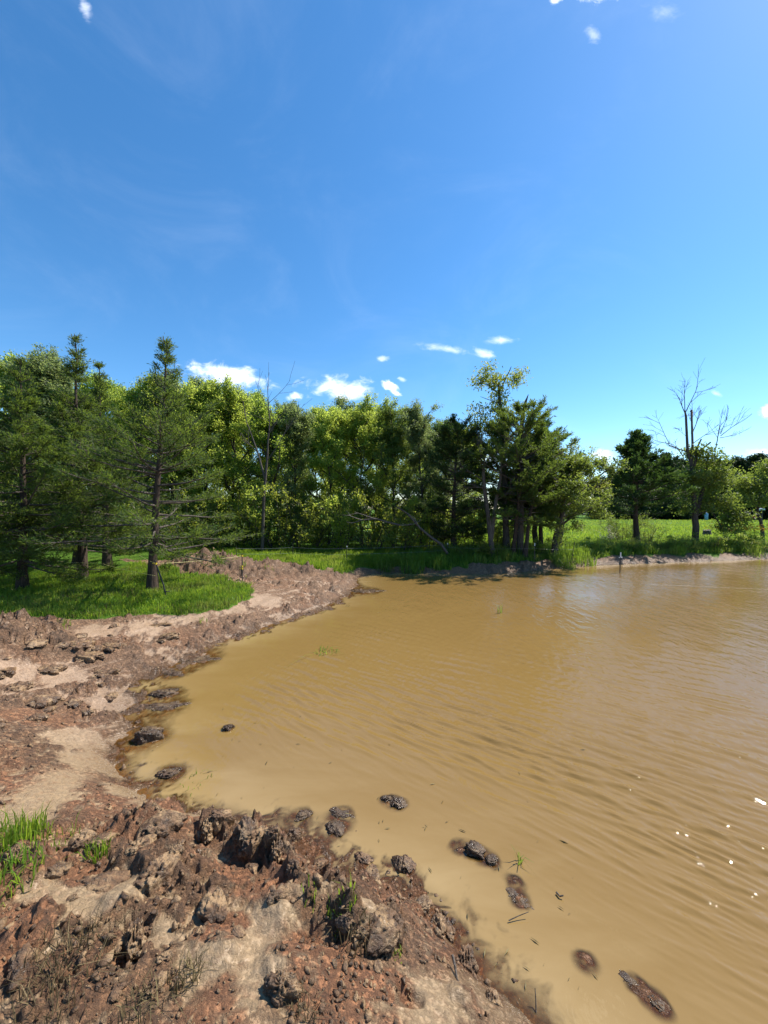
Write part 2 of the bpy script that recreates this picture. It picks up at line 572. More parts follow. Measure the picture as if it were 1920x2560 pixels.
def mat_ground():
    m, t, out = new_mat('churned_mud_and_turf')
    g, sl, cl = attr(t, 'cover')
    wet, dk, lf = attr(t, 'state')
    pos = t.node('ShaderNodeNewGeometry').outputs['Position']
    n0 = t.noise(pos, .9, 5, .6, .3)
    n1 = t.noise(pos, 3.5, 6, .6, .5)
    n2 = t.noise(pos, 17.0, 7, .68, .5)
    n3 = t.noise(pos, 62.0, 5, .7, .2)
    crumb = t.noise(pos, 34.0, 8, .72, .4)
    brown = t.mix(t.ramp(n2, .3, .7), (.115, .055, .024), (.290, .152, .070))
    brown_l = t.mix(t.ramp(n2, .3, .7), (.130, .066, .033), (.330, .188, .100))
    brown = t.mix(lf, brown, brown_l)
    clay = t.mix(t.ramp(n2, .3, .7), (.21, .085, .034), (.38, .170, .074))
    mud = t.mix(t.math('MULTIPLY', cl, t.math('SUBTRACT', .95, t.math('MULTIPLY', lf, .55))), brown, clay)
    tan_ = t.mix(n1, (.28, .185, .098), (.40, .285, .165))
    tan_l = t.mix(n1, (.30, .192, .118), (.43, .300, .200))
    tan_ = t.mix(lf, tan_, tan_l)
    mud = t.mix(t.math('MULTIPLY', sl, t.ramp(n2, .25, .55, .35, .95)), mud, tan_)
    dark = t.mix(t.ramp(n3, .3, .7), (.018, .010, .005), (.075, .042, .021))
    mud = t.mix(t.math('MULTIPLY', dk, t.ramp(n2, .36, .62, .10, .8)), mud, dark)
    # dark crumbs of topsoil and pale smears of silt lying on it
    dens = t.math('ADD', t.ramp(n1, .38, .62, .12, 1.0), t.math('MULTIPLY', dk, .4), clamp=True)
    cm = t.math('MULTIPLY', t.ramp(crumb, .53, .62), dens)
    cm = t.math('MULTIPLY', cm, t.math('SUBTRACT', 1.0, t.math('MULTIPLY', sl, .55)))
    mud = t.mix(t.math('MULTIPLY', cm, .85), mud, dark)
    smear = t.math('MULTIPLY', t.ramp(t.noise(pos, 8.0, 6, .65, .8), .54, .66), t.math('SUBTRACT', 1.0, cm))
    mud = t.mix(t.math('MULTIPLY', smear, .7), mud, tan_)
    mud = t.mix(t.math('MULTIPLY', wet, .8), mud, t.mix(.5, mud, (.04, .027, .016)))
    turf = t.mix(t.noise(pos, 1.3, 5, .6), (.045, .105, .012), (.095, .19, .020))
    turf = t.mix(t.ramp(t.noise(pos, .35, 4, .6), .45, .75), turf, (.12, .20, .025))
    turf = t.mix(t.ramp(t.noise(pos, 9, 4, .7), .5, .8, 0, .6), turf, (.035, .07, .012))
    gm = t.ramp(t.math('ADD', g, t.math('MULTIPLY', t.math('SUBTRACT', n2, .5), .9)), .35, .65)
    colr = t.mix(gm, mud, turf)
    b = t.node('ShaderNodeBsdfPrincipled')
    t.plug(b.inputs['Base Color'], colr)
    rough = t.ramp(t.math('MAXIMUM', wet, t.math('MULTIPLY', sl, .55)), 0, 1, .68, .18, False)
    rough = t.math('ADD', t.math('MULTIPLY', t.ramp(n1, .3, .7), .16), rough)
    rough = t.math('MAXIMUM', rough, t.math('MULTIPLY', gm, .95))
    t.plug(b.inputs['Roughness'], rough)
    t.plug(b.inputs['Specular IOR Level'], t.math('SUBTRACT', .5, t.math('MULTIPLY', gm, .4)))
    bp = t.node('ShaderNodeBump')
    bp.inputs['Strength'].default_value = 1.0
    bp.inputs['Distance'].default_value = .032
    hh = t.math('ADD', t.math('MULTIPLY', n2, .8), t.math('MULTIPLY', t.ramp(crumb, .42, .66), .55))
    hh = t.math('ADD', hh, t.math('MULTIPLY', n3, .35))
    hh = t.math('MULTIPLY', hh, t.math('SUBTRACT', 1.0, t.math('MULTIPLY', sl, .75)))
    t.plug(bp.inputs['Height'], hh)
    t.l.new(bp.outputs[0], b.inputs['Normal'])
    t.l.new(b.outputs[0], out.inputs[0])
    return m


def mat_clod(name='wet_dark_mud', k=1.0, shine=.25):
    m, t, out = new_mat(name)
    K = lambda *c: tuple(x * k for x in c)
    pos = t.node('ShaderNodeNewGeometry').outputs['Position']
    n1 = t.noise(pos, 14, 6, .65, .4)
    n2 = t.noise(pos, 48, 6, .7, .3)
    c = t.mix(t.ramp(n1, .3, .7), K(.046, .024, .011), K(.170, .090, .042))
    c = t.mix(t.ramp(t.noise(pos, 9, 5, .65, .6), .46, .62, 0, .8), c, K(.33, .21, .105))
    c = t.mix(t.ramp(n2, .52, .64, 0, .8), c, (.028, .018, .010))
    b = t.node('ShaderNodeBsdfPrincipled')
    t.plug(b.inputs['Base Color'], c)
    t.plug(b.inputs['Roughness'], t.ramp(n1, .3, .7, shine, shine + .45))
    bp = t.node('ShaderNodeBump')
    bp.inputs['Strength'].default_value = 1.0
    bp.inputs['Distance'].default_value = .014
    t.plug(bp.inputs['Height'], t.math('ADD', n1, n2))
    t.l.new(bp.outputs[0], b.inputs['Normal'])
    t.l.new(b.outputs[0], out.inputs[0])
    return m


def mat_leaf(name, c0, c1, c2, trans, tf=.38, rough=.5, spec=.35, patchy=False):
    m, t, out = new_mat(name)
    g = t.node('ShaderNodeNewGeometry')
    oi = t.node('ShaderNodeObjectInfo')
    rnd = g.outputs['Random Per Island']
    c = t.mix(t.ramp(rnd, 0, .6), c0, c1)
    c = t.mix(t.ramp(rnd, .72, 1.0), c, c2)
    hv = t.node('ShaderNodeHueSaturation')
    t.plug(hv.inputs['Hue'], t.ramp(oi.outputs['Random'], 0, 1, .488, .512, False))
    t.plug(hv.inputs['Value'], t.ramp(oi.outputs['Random'], 0, 1, .85, 1.18, False))
    t.plug(hv.inputs['Color'], c)
    tc = t.mix(t.ramp(rnd, 0, 1), trans, t.mix(.45, trans, c2))
    base_c = hv.outputs[0]
    if patchy:
        pn = t.noise(g.outputs['Position'], 1.7, 4, .6, .3)
        tc = t.mix(t.ramp(pn, .42, .62, 0, .75), tc, tuple(x * .42 for x in trans))
        pn2 = t.noise(g.outputs['Position'], .9, 3, .6)
        tc = t.mix(t.ramp(pn2, .5, .7, 0, .7), tc, (.44, .46, .10))
        base_c = t.mix(t.ramp(pn2, .5, .7, 0, .7), base_c, c2)
    b = t.node('ShaderNodeBsdfPrincipled')
    t.plug(b.inputs['Base Color'], base_c)
    b.inputs['Roughness'].default_value = rough
    b.inputs['Specular IOR Level'].default_value = spec
    tr = t.node('ShaderNodeBsdfTranslucent')
    t.plug(tr.inputs[0], tc)
    mx = t.node('ShaderNodeMixShader')
    mx.inputs[0].default_value = tf
    t.l.new(b.outputs[0], mx.inputs[1])
    t.l.new(tr.outputs[0], mx.inputs[2])
    t.l.new(mx.outputs[0], out.inputs[0])
    return m


def mat_bark(name, c0, c1, scale=6, lichen=None):
    m, t, out = new_mat(name)
    pos = t.node('ShaderNodeTexCoord').outputs['Object']
    n = t.noise(t.mapping(pos, scale=(5, 5, .9)), scale, 6, .65, .3)
    c = t.mix(t.ramp(n, .3, .7), c0, c1)
    if lichen:
        c = t.mix(t.ramp(t.noise(pos, 3, 5, .6), .52, .7, 0, .8), c, lichen)
    b = t.node('ShaderNodeBsdfPrincipled')
    t.plug(b.inputs['Base Color'], c)
    b.inputs['Roughness'].default_value = .9
    b.inputs['Specular IOR Level'].default_value = .2
    bp = t.node('ShaderNodeBump')
    bp.inputs['Strength'].default_value = .8
    bp.inputs['Distance'].default_value = .03
    t.plug(bp.inputs['Height'], n)
    t.l.new(bp.outputs[0], b.inputs['Normal'])
    t.l.new(b.outputs[0], out.inputs[0])
    return m


def mat_plain(name, c, rough=.5, metal=0.0, spec=.5, var=.25):
    m, t, out = new_mat(name)
    pos = t.node('ShaderNodeTexCoord').outputs['Object']
    n = t.noise(pos, 14, 5, .6)
    cc = t.mix(t.math('MULTIPLY', n, var), c, tuple(x * .45 for x in c))
    b = t.node('ShaderNodeBsdfPrincipled')
    t.plug(b.inputs['Base Color'], cc)
    b.inputs['Roughness'].default_value = rough
    b.inputs['Metallic'].default_value = metal
    b.inputs['Specular IOR Level'].default_value = spec
    t.l.new(b.outputs[0], out.inputs[0])
    return m


WAVE_DIR = math.atan2(.83, .55)     # the way the ripples run


def mat_water():
    m, t, out = new_mat('muddy_water')
    opac, amp, farw = attr(t, 'depth')
    nearshore = t.node('ShaderNodeAttribute', attribute_name='depth').outputs['Alpha']
    pos = t.node('ShaderNodeNewGeometry').outputs['Position']
    n1 = t.noise(pos, .45, 4, .55, .5)
    n2 = t.noise(t.mapping(pos, rot=(0, 0, -WAVE_DIR), scale=(.5, 1.4, 1)), 1.6, 4, .6, .8)
    deep = t.mix(n1, (.168, .102, .031), (.202, .126, .042))
    silt = t.mix(n2, (.24, .160, .066), (.29, .205, .095))
    body = t.mix(t.ramp(t.math('ADD', nearshore, t.math('MULTIPLY', t.math('SUBTRACT', n2, .5), .6)), .05, .95), deep, silt)
    diff = t.node('ShaderNodeBsdfDiffuse')
    t.plug(diff.inputs[0], body)
    trn = t.node('ShaderNodeBsdfTransparent')
    t.plug(trn.inputs[0], (.80, .62, .38))
    mixb = t.node('ShaderNodeMixShader')
    t.plug(mixb.inputs[0], t.ramp(opac, 0.0, .62, .06, 1.0))
    t.l.new(trn.outputs[0], mixb.inputs[1])
    t.l.new(diff.outputs[0], mixb.inputs[2])
    # ripples too small for the mesh
    wv = t.mapping(pos, rot=(0, 0, -WAVE_DIR), scale=(1, .38, 1))
    b1 = t.noise(wv, 8.0, 3, .55, .5)
    b2 = t.noise(wv, 19.0, 3, .55, .3)
    b3 = t.noise(wv, 46.0, 2, .5)
    hgt = t.math('ADD', t.math('MULTIPLY', b1, .012), t.math('MULTIPLY', b2, .006))
    hgt = t.math('ADD', hgt, t.math('MULTIPLY', b3, .0019))
    hgt = t.math('MULTIPLY', hgt, t.math('ADD', .10, t.math('MULTIPLY', amp, 1.1)))
    b0 = t.noise(wv, 3.6, 2, .5, .4)
    hgt = t.math('ADD', hgt, t.math('MULTIPLY', t.math('MULTIPLY', b0, .032), farw))
    bp = t.node('ShaderNodeBump')
    bp.inputs['Strength'].default_value = 1.0
    bp.inputs['Distance'].default_value = 1.0
    t.plug(bp.inputs['Height'], hgt)
    gl = t.node('ShaderNodeBsdfGlossy')
    gl.inputs['Roughness'].default_value = .04
    t.l.new(bp.outputs[0], gl.inputs['Normal'])
    fr = t.node('ShaderNodeFresnel')
    fr.inputs[0].default_value = 1.42
    t.l.new(bp.outputs[0], fr.inputs['Normal'])
    mx = t.node('ShaderNodeMixShader')
    t.l.new(fr.outputs[0], mx.inputs[0])
    t.l.new(mixb.outputs[0], mx.inputs[1])
    t.l.new(gl.outputs[0], mx.inputs[2])
    t.l.new(mx.outputs[0], out.inputs[0])
    return m


M = dict(
    ground=mat_ground(), clod=mat_clod(), soaked=mat_clod('soaked_dark_mud', .45, .12), water=mat_water(),
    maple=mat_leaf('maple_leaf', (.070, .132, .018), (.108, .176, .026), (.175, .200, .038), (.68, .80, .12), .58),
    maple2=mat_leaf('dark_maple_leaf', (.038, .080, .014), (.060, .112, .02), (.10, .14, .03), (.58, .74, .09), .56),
    willow=mat_leaf('pale_leaf', (.08, .12, .045), (.11, .15, .055), (.16, .18, .08), (.40, .50, .14), .45),
    oak=mat_leaf('oak_leaf', (.034, .066, .016), (.055, .095, .02), (.11, .13, .03), (.36, .46, .06), .45),
    vine=mat_leaf('vine_leaf', (.05, .10, .016), (.08, .14, .02), (.17, .17, .03), (.46, .52, .06), .48),
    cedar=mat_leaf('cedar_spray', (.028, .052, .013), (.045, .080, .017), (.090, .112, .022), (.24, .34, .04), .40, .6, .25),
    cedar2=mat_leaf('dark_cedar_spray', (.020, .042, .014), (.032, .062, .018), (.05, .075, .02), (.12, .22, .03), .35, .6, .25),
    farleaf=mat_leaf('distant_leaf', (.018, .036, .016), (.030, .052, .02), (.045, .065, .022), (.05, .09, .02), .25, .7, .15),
    grass=mat_leaf('grass_blade', (.070, .140, .012), (.100, .19, .016), (.15, .20, .035), (.48, .66, .05), .50, .5, .3, True),
    weed=mat_leaf('tall_grass_blade', (.045, .11, .012), (.068, .155, .018), (.12, .16, .035), (.40, .58, .05), .48, .5, .3, True),
    straw=mat_leaf('straw', (.055, .040, .018), (.10, .075, .035), (.20, .15, .07), (.2, .16, .07), .2, .7, .2),
    flower=mat_leaf('yellow_flower', (.42, .22, .02), (.50, .30, .03), (.40, .14, .02), (.6, .35, .03), .35),
    white_flower=mat_leaf('white_flower', (.6, .6, .5), (.7, .68, .55), (.7, .6, .4), (.7, .65, .5), .35),
    bark=mat_bark('grey_bark', (.035, .029, .024), (.095, .082, .068)),
    cbark=mat_bark('cedar_bark', (.028, .020, .015), (.080, .056, .042)),
    dead=mat_bark('bleached_wood', (.10, .086, .072), (.23, .20, .175)),
    dead_dark=mat_bark('dead_wood', (.055, .045, .037), (.125, .105, .088)),
    black=mat_plain('black_plastic', (.018, .018, .02), .5),
    steel=mat_plain('rusty_steel', (.07, .05, .04), .7),
    yellow=mat_plain('yellow_plastic', (.75, .50, .03), .45),
    white=mat_plain('white_plastic', (.72, .72, .70), .5),
    wire=mat_plain('galvanised_wire', (.32, .32, .31), .45, .6),
    polywire=mat_plain('yellow_polywire', (.62, .55, .22), .5),
    carpaint=mat_plain('white_car_paint', (.75, .76, .78), .3, 0, .5, .05),
    glass=mat_plain('dark_window_glass', (.02, .024, .03), .08, 0, .6, 0),
    rubber=mat_plain('tyre_rubber', (.02, .02, .02), .8),
    roof=mat_plain('dark_roof_shingle', (.05, .048, .05), .8),
    siding=mat_plain('pale_blue_siding', (.32, .38, .46), .7),
    bluepaint=mat_plain('pale_blue_paint', (.20, .40, .60), .5),
    redpaint=mat_plain('red_paint', (.50, .03, .02), .45),
)


# ------------------------------------------------------------------ ground sheet
def axis_rows():
    a = F * 2.0 / np.linspace(3200, 30, 640)          # fine where the mud is close
    b = np.geomspace(a[-1] * 1.03, 700, 70)
    return np.sort(np.concatenate([[.18, .3, .42, .52], a[a > .6], np.linspace(4.5, 19.5, 270), b]))


def fan_sheet(rows, ang):
    """vertex grid round the viewer, denser where it is close"""
    RR, AA = np.meshgrid(rows, ang, indexing='ij')
    return RR * np.sin(AA), RR * np.cos(AA)


rows = axis_rows()
fine_a = np.linspace(radians(-49), radians(49), 520)
wide_a = np.concatenate([np.linspace(radians(-180), radians(-52), 44), fine_a, np.linspace(radians(52), radians(180), 44)])
gx, gy = fan_sheet(rows, wide_a)
T = terrain(gx.ravel(), gy.ravel())
nr, nc = gx.shape
V = np.stack([gx.ravel(), gy.ravel(), T['h']], 1)
I = np.arange(nr * nc).reshape(nr, nc)
Q = np.stack([I[:-1, :-1], I[:-1, 1:], I[1:, 1:], I[1:, :-1]], -1).reshape(-1, 4)
# the bed under the opaque deep water is a plain sheet of its own
Q = Q[~(T['d'][Q] < -1.1).all(1)]
centre = np.array([[0, 0, gz(0, 0)]])
V = np.concatenate([V, centre])
tri = np.stack([np.full(nc - 1, nr * nc), I[0, 1:], I[0, :-1]], -1)
me = mesh_np('ground', V, [Q, tri])


def set_col(me, name, r, g, b, a=None):
    ca = me.color_attributes.new(name, 'FLOAT_COLOR', 'POINT')
    n = len(me.vertices)
    arr = np.ones((n, 4), dtype=np.float32)
    for i, c in enumerate((r, g, b)):
        c = np.asarray(c, dtype=np.float32)
        arr[:len(c), i] = c
    if a is not None:
        arr[:, 3] = a
    ca.data.foreach_set('color', arr.ravel())


bed = np.array([(bx * 1.0, by * 1.0, -.9) for bx, by in POND])
bedc = np.concatenate([bed, [[6, 7, -.9]]])
pb = link('pond_bed', mesh_np('pond_bed', bedc, [np.stack([np.arange(len(bed)), np.roll(np.arange(len(bed)), -1), np.full(len(bed), len(bed))], -1)]), M['clod'])
tag(pb, 'muddy floor of the pond', kind='structure')
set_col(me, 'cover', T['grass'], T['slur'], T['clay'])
set_col(me, 'state', T['wet'], T['dark'] * (1 - T['slur']), T['left'] + T['far'])
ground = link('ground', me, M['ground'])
tag(ground, 'brown churned mud bank running back into green grass', kind='structure')

# ------------------------------------------------------------------ pond
wrows = F * H / np.linspace(1800, 62, 620)
wrows = np.concatenate([wrows, np.linspace(wrows[-1] * 1.02, 46, 5)])
wa = np.concatenate([np.linspace(radians(-50), radians(52), 470), np.linspace(radians(54), radians(150), 24)])
wx, wy = fan_sheet(wrows, wa)
wn = wx.shape
fx, fy = wx.ravel(), wy.ravel()
tw = terrain(fx, fy)
d = tw['d']
depth = -tw['h']
ampl = sstep(.02, .30, depth) * (.25 + .75 * sstep(.25, 2.2, -d)) * (.55 + .45 * sstep(-.4, .4, fbm(fx / 2.5, fy / 2.5, 2, 7)))
rr = np.hypot(fx, fy)
spacing = rr * rr / (F * H) * 2.9
wz = np.zeros_like(fx)
wrng = np.random.default_rng(4)
for i in range(34):
    lam = float(np.exp(wrng.uniform(math.log(.07), math.log(.24))))
    th = WAVE_DIR + wrng.normal(0, .17)
    k = 2 * pi / lam
    ph = wrng.uniform(0, 2 * pi)
    warp = .5 * perlin(fx / (lam * 7), fy / (lam * 7), 100 + i)
    s = np.sin(k * (fx * cos(th) + fy * sin(th)) + ph + warp * 3)
    s = 2.5 * np.exp(3.6 * (s - 1)) - .55
    keep = np.clip(2.0 - 3.2 * spacing / lam, 0, 1)
    packet = sstep(-.35, .5, perlin(fx / (lam * 6) + i, fy / (lam * 6), 200 + i))
    wz += lam * .0185 * s * keep * packet
wz *= ampl
wI = np.arange(wn[0] * wn[1]).reshape(wn)
WQ = np.stack([wI[:-1, :-1], wI[:-1, 1:], wI[1:, 1:], wI[1:, :-1]], -1).reshape(-1, 4)
keepq = (d[WQ] < .9).any(1) & (depth[WQ] > -.06).any(1)
WQ = WQ[keepq]
used = np.unique(WQ)
remap = np.full(len(fx), -1)
remap[used] = np.arange(len(used))
me = mesh_np('pond_water', np.stack([fx, fy, wz], 1)[used], [remap[WQ]])
opac = 1 - np.exp(-np.maximum(depth, 0) / .028)
set_col(me, 'depth', opac[used], ampl[used], (ampl * sstep(5, 10, rr))[used], np.exp(-np.abs(d) / .55)[used])
pond = link('pond_water', me, M['water'])
tag(pond, 'muddy tan pond water with wind ripples', kind='structure')


# ------------------------------------------------------------------ tubes, leaves, blades
def tubes(P, R, k=5):
    """P (B,n,3) centre lines, R (B,n) radii"""
    P = np.asarray(P, float)
    R = np.asarray(R, float)
    B, n, _ = P.shape
    Tn = unit(np.gradient(P, axis=1))
    mean = unit(Tn.mean(1))
    ref = np.where(np.abs(mean[:, 2:3]) > .85, np.array([[1.0, 0, 0]]), np.array([[0, 0, 1.0]]))[:, None, :]
    U = unit(np.cross(Tn, np.broadcast_to(ref, Tn.shape)))
    Wv = np.cross(Tn, U)
    a = np.arange(k) * 2 * pi / k
    ring = P[:, :, None, :] + R[:, :, None, None] * (np.cos(a)[None, None, :, None] * U[:, :, None, :] + np.sin(a)[None, None, :, None] * Wv[:, :, None, :])
    Vv = ring.reshape(-1, 3)
    idx = np.arange(B * n * k).reshape(B, n, k)
    nx = np.roll(idx, -1, axis=2)
    q = np.stack([idx[:, :-1], nx[:, :-1], nx[:, 1:], idx[:, 1:]], -1).reshape(-1, 4)
    return Vv, q


class Bag:
    """collects pieces of one mesh"""
    def __init__(self):
        self.V, self.Q, self.T, self.n = [], [], [], 0

    def add(self, V, q=None, t=None):
        self.V.append(V)
        if q is not None and len(q): self.Q.append(np.asarray(q) + self.n)
        if t is not None and len(t): self.T.append(np.asarray(t) + self.n)
        self.n += len(V)

    def tubes(self, P, R, k=5):
        self.add(*tubes(P, R, k))

    def tube(self, pts, rad, k=6):
        pts = np.asarray(pts, float)[None]
        rad = np.full(pts.shape[1], rad) if np.isscalar(rad) else np.asarray(rad, float)
        self.tubes(pts, rad[None], k)

    def box(self, lo, hi):
        x0, y0, z0 = lo
        x1, y1, z1 = hi
        V = np.array([(x0, y0, z0), (x1, y0, z0), (x1, y1, z0), (x0, y1, z0), (x0, y0, z1), (x1, y0, z1), (x1, y1, z1), (x0, y1, z1)], float)
        self.add(V, [(0, 3, 2, 1), (4, 5, 6, 7), (0, 1, 5, 4), (1, 2, 6, 5), (2, 3, 7, 6), (3, 0, 4, 7)])

    def mesh(self, name, smooth=True):
        fs = []
        if self.Q: fs.append(np.concatenate(self.Q))
        if self.T: fs.append(np.concatenate(self.T))
        return mesh_np(name, np.concatenate(self.V), fs, smooth)


def leaves(C, axis, size, aspect, rng, up=.35, sv=.3):
    """one folded rhombus per leaf"""
    n = len(C)
    axis = unit(axis)
    nr = unit(rng.normal(size=(n, 3)) + np.array([0, 0, up]))
    side = unit(np.cross(axis, nr))
    nr = np.cross(side, axis)
    L = size * (1 + sv * rng.uniform(-1, 1, (n, 1)))
    w = L * aspect
    a = C - axis * L * .5
    b = C + axis * L * .5
    m = C - axis * L * .08
    c1 = m + side * w * .5 + nr * w * .12
    c2 = m - side * w * .5 + nr * w * .12
    V = np.stack([a, c1, b, c2], 1).reshape(-1, 3)
    q = np.arange(n * 4).reshape(n, 4)
    return V, q


def grow(base, dirn, L, n, rng, up=.3, wob=.15):
    """centre lines (B,n,3)"""
    B = len(base)
    P = np.zeros((B, n, 3))
    P[:, 0] = base
    dd = unit(dirn)
    L = np.broadcast_to(np.asarray(L, float), (B,))
    for i in range(1, n):
        dd = unit(dd + np.array([0, 0, up / n]) + wob * rng.normal(size=(B, 3)) / math.sqrt(n))
        P[:, i] = P[:, i - 1] + dd * (L / (n - 1))[:, None]
    return P


def sample_line(P, s):
    """points at fraction s (B,m) along lines (B,n,3) -> (B,m,3) and directions"""
    B, n, _ = P.shape
    f = np.clip(s, 0, 1) * (n - 1)
    i = np.minimum(f.astype(int), n - 2)
    w = (f - i)[..., None]
    bi = np.arange(B)[:, None]
    a, b = P[bi, i], P[bi, i + 1]
    return a * (1 - w) + b * w, unit(b - a)


def gen_broad(seed, Ht, R, t0=.15, n1=16, n2=6, n3=5, per=45, leaf=.085, aspect=.62, lean=(0, 0), upright=.45, trunk_r=.09, spread=.07,
              tops=5, prof_pow=1.0, forks=0):
    """trunk, limbs and leaves of a broad-leaved tree standing at the origin"""
    rng = np.random.default_rng(seed)
    n = 10
    z = np.linspace(0, Ht * .9, n)
    tx = np.cumsum(rng.normal(0, .035 * Ht / n * 3, n)) * .6 + lean[0] * z / Ht
    ty = np.cumsum(rng.normal(0, .035 * Ht / n * 3, n)) * .6 + lean[1] * z / Ht
    tx -= tx[0]; ty -= ty[0]
    TP = np.stack([tx, ty, z], 1)
    TR = trunk_r * (1 - .85 * np.linspace(0, 1, n)) * np.where(np.arange(n) == 0, 1.35, 1)
    tb = Bag()
    tb.tube(TP, TR, 9)
    t = np.linspace(t0, .98, n1) + rng.uniform(-.02, .02, n1)
    base, _ = sample_line(TP[None], t[None])
    base = base[0]
    az = np.arange(n1) * 2.4 + rng.uniform(-.5, .5, n1)
    rel = (t - t0) / (1 - t0)
    el = radians(12) + radians(62) * rel * upright * 1.5 + rng.uniform(-.15, .15, n1)
    dirs = np.stack([np.cos(az) * np.cos(el), np.sin(az) * np.cos(el), np.sin(el)], 1)
    prof = np.sin(pi * np.clip(.18 + .72 * rel, 0, 1)) ** prof_pow
    L1 = R * (.35 + .75 * prof) * rng.uniform(.65, 1.15, n1)
    P1 = grow(base, dirs, L1, 7, rng, .55 * upright + .1, .22)
    if tops:
        bt, _ = sample_line(TP[None], rng.uniform(.72, 1, (1, tops)))
        dt = unit(rng.normal(size=(tops, 3)) * .28 + np.array([0, 0, 1]))
        Pt = grow(bt[0], dt, Ht * rng.uniform(.12, .26, tops), 7, rng, .4, .12)
        P1 = np.concatenate([P1, Pt])
        L1 = np.concatenate([L1, np.full(tops, Ht * .2)])
    B1 = len(P1)
    bb = Bag()
    bb.tubes(P1, (.16 * trunk_r + .011 * L1)[:, None] * np.linspace(1, .25, 7)[None] * 1.5, 5)
    s = np.sort(rng.uniform(.22, 1.0, (B1, n2)), 1)
    b2, d2 = sample_line(P1, s)
    dir2 = unit(d2 + rng.normal(size=d2.shape) * .75 + np.array([0, 0, .22]))
    L2 = (L1[:, None] * .42 * (1.2 - s) + .22) * rng.uniform(.7, 1.3, s.shape)
    P2 = grow(b2.reshape(-1, 3), dir2.reshape(-1, 3), L2.ravel(), 4, rng, .2, .25)
    bb.tubes(P2, np.full((len(P2), 4), .011) * np.linspace(1, .4, 4)[None], 3)
    s3 = rng.uniform(.15, 1.0, (len(P2), n3))
    b3, d3 = sample_line(P2, s3)
    dir3 = unit(d3 + rng.normal(size=d3.shape) * .7 + np.array([0, 0, .15]))
    P3 = grow(b3.reshape(-1, 3), dir3.reshape(-1, 3), rng.uniform(.16, .42, len(P2) * n3), 3, rng, .1, .2)
    bb.tubes(P3, np.full((len(P3), 3), .005), 3)
    sl = rng.uniform(.1, 1.1, (len(P3), per))
    c, dl = sample_line(P3, np.clip(sl, 0, 1))
    c = c + rng.normal(size=c.shape) * spread
    ax = dl + rng.normal(size=c.shape) * .9 + np.array([0, 0, -.25])
    lv, lq = leaves(c.reshape(-1, 3), ax.reshape(-1, 3), leaf, aspect, rng)
    kz = np.array([1, 1, Ht / np.quantile(lv[:, 2], .9985)])
    for bag in (tb, bb):
        bag.V = [v_ * kz for v_ in bag.V]
    return tb.mesh('trunk'), bb.mesh('branches'), mesh_np('crown', lv * kz, [lq], False)


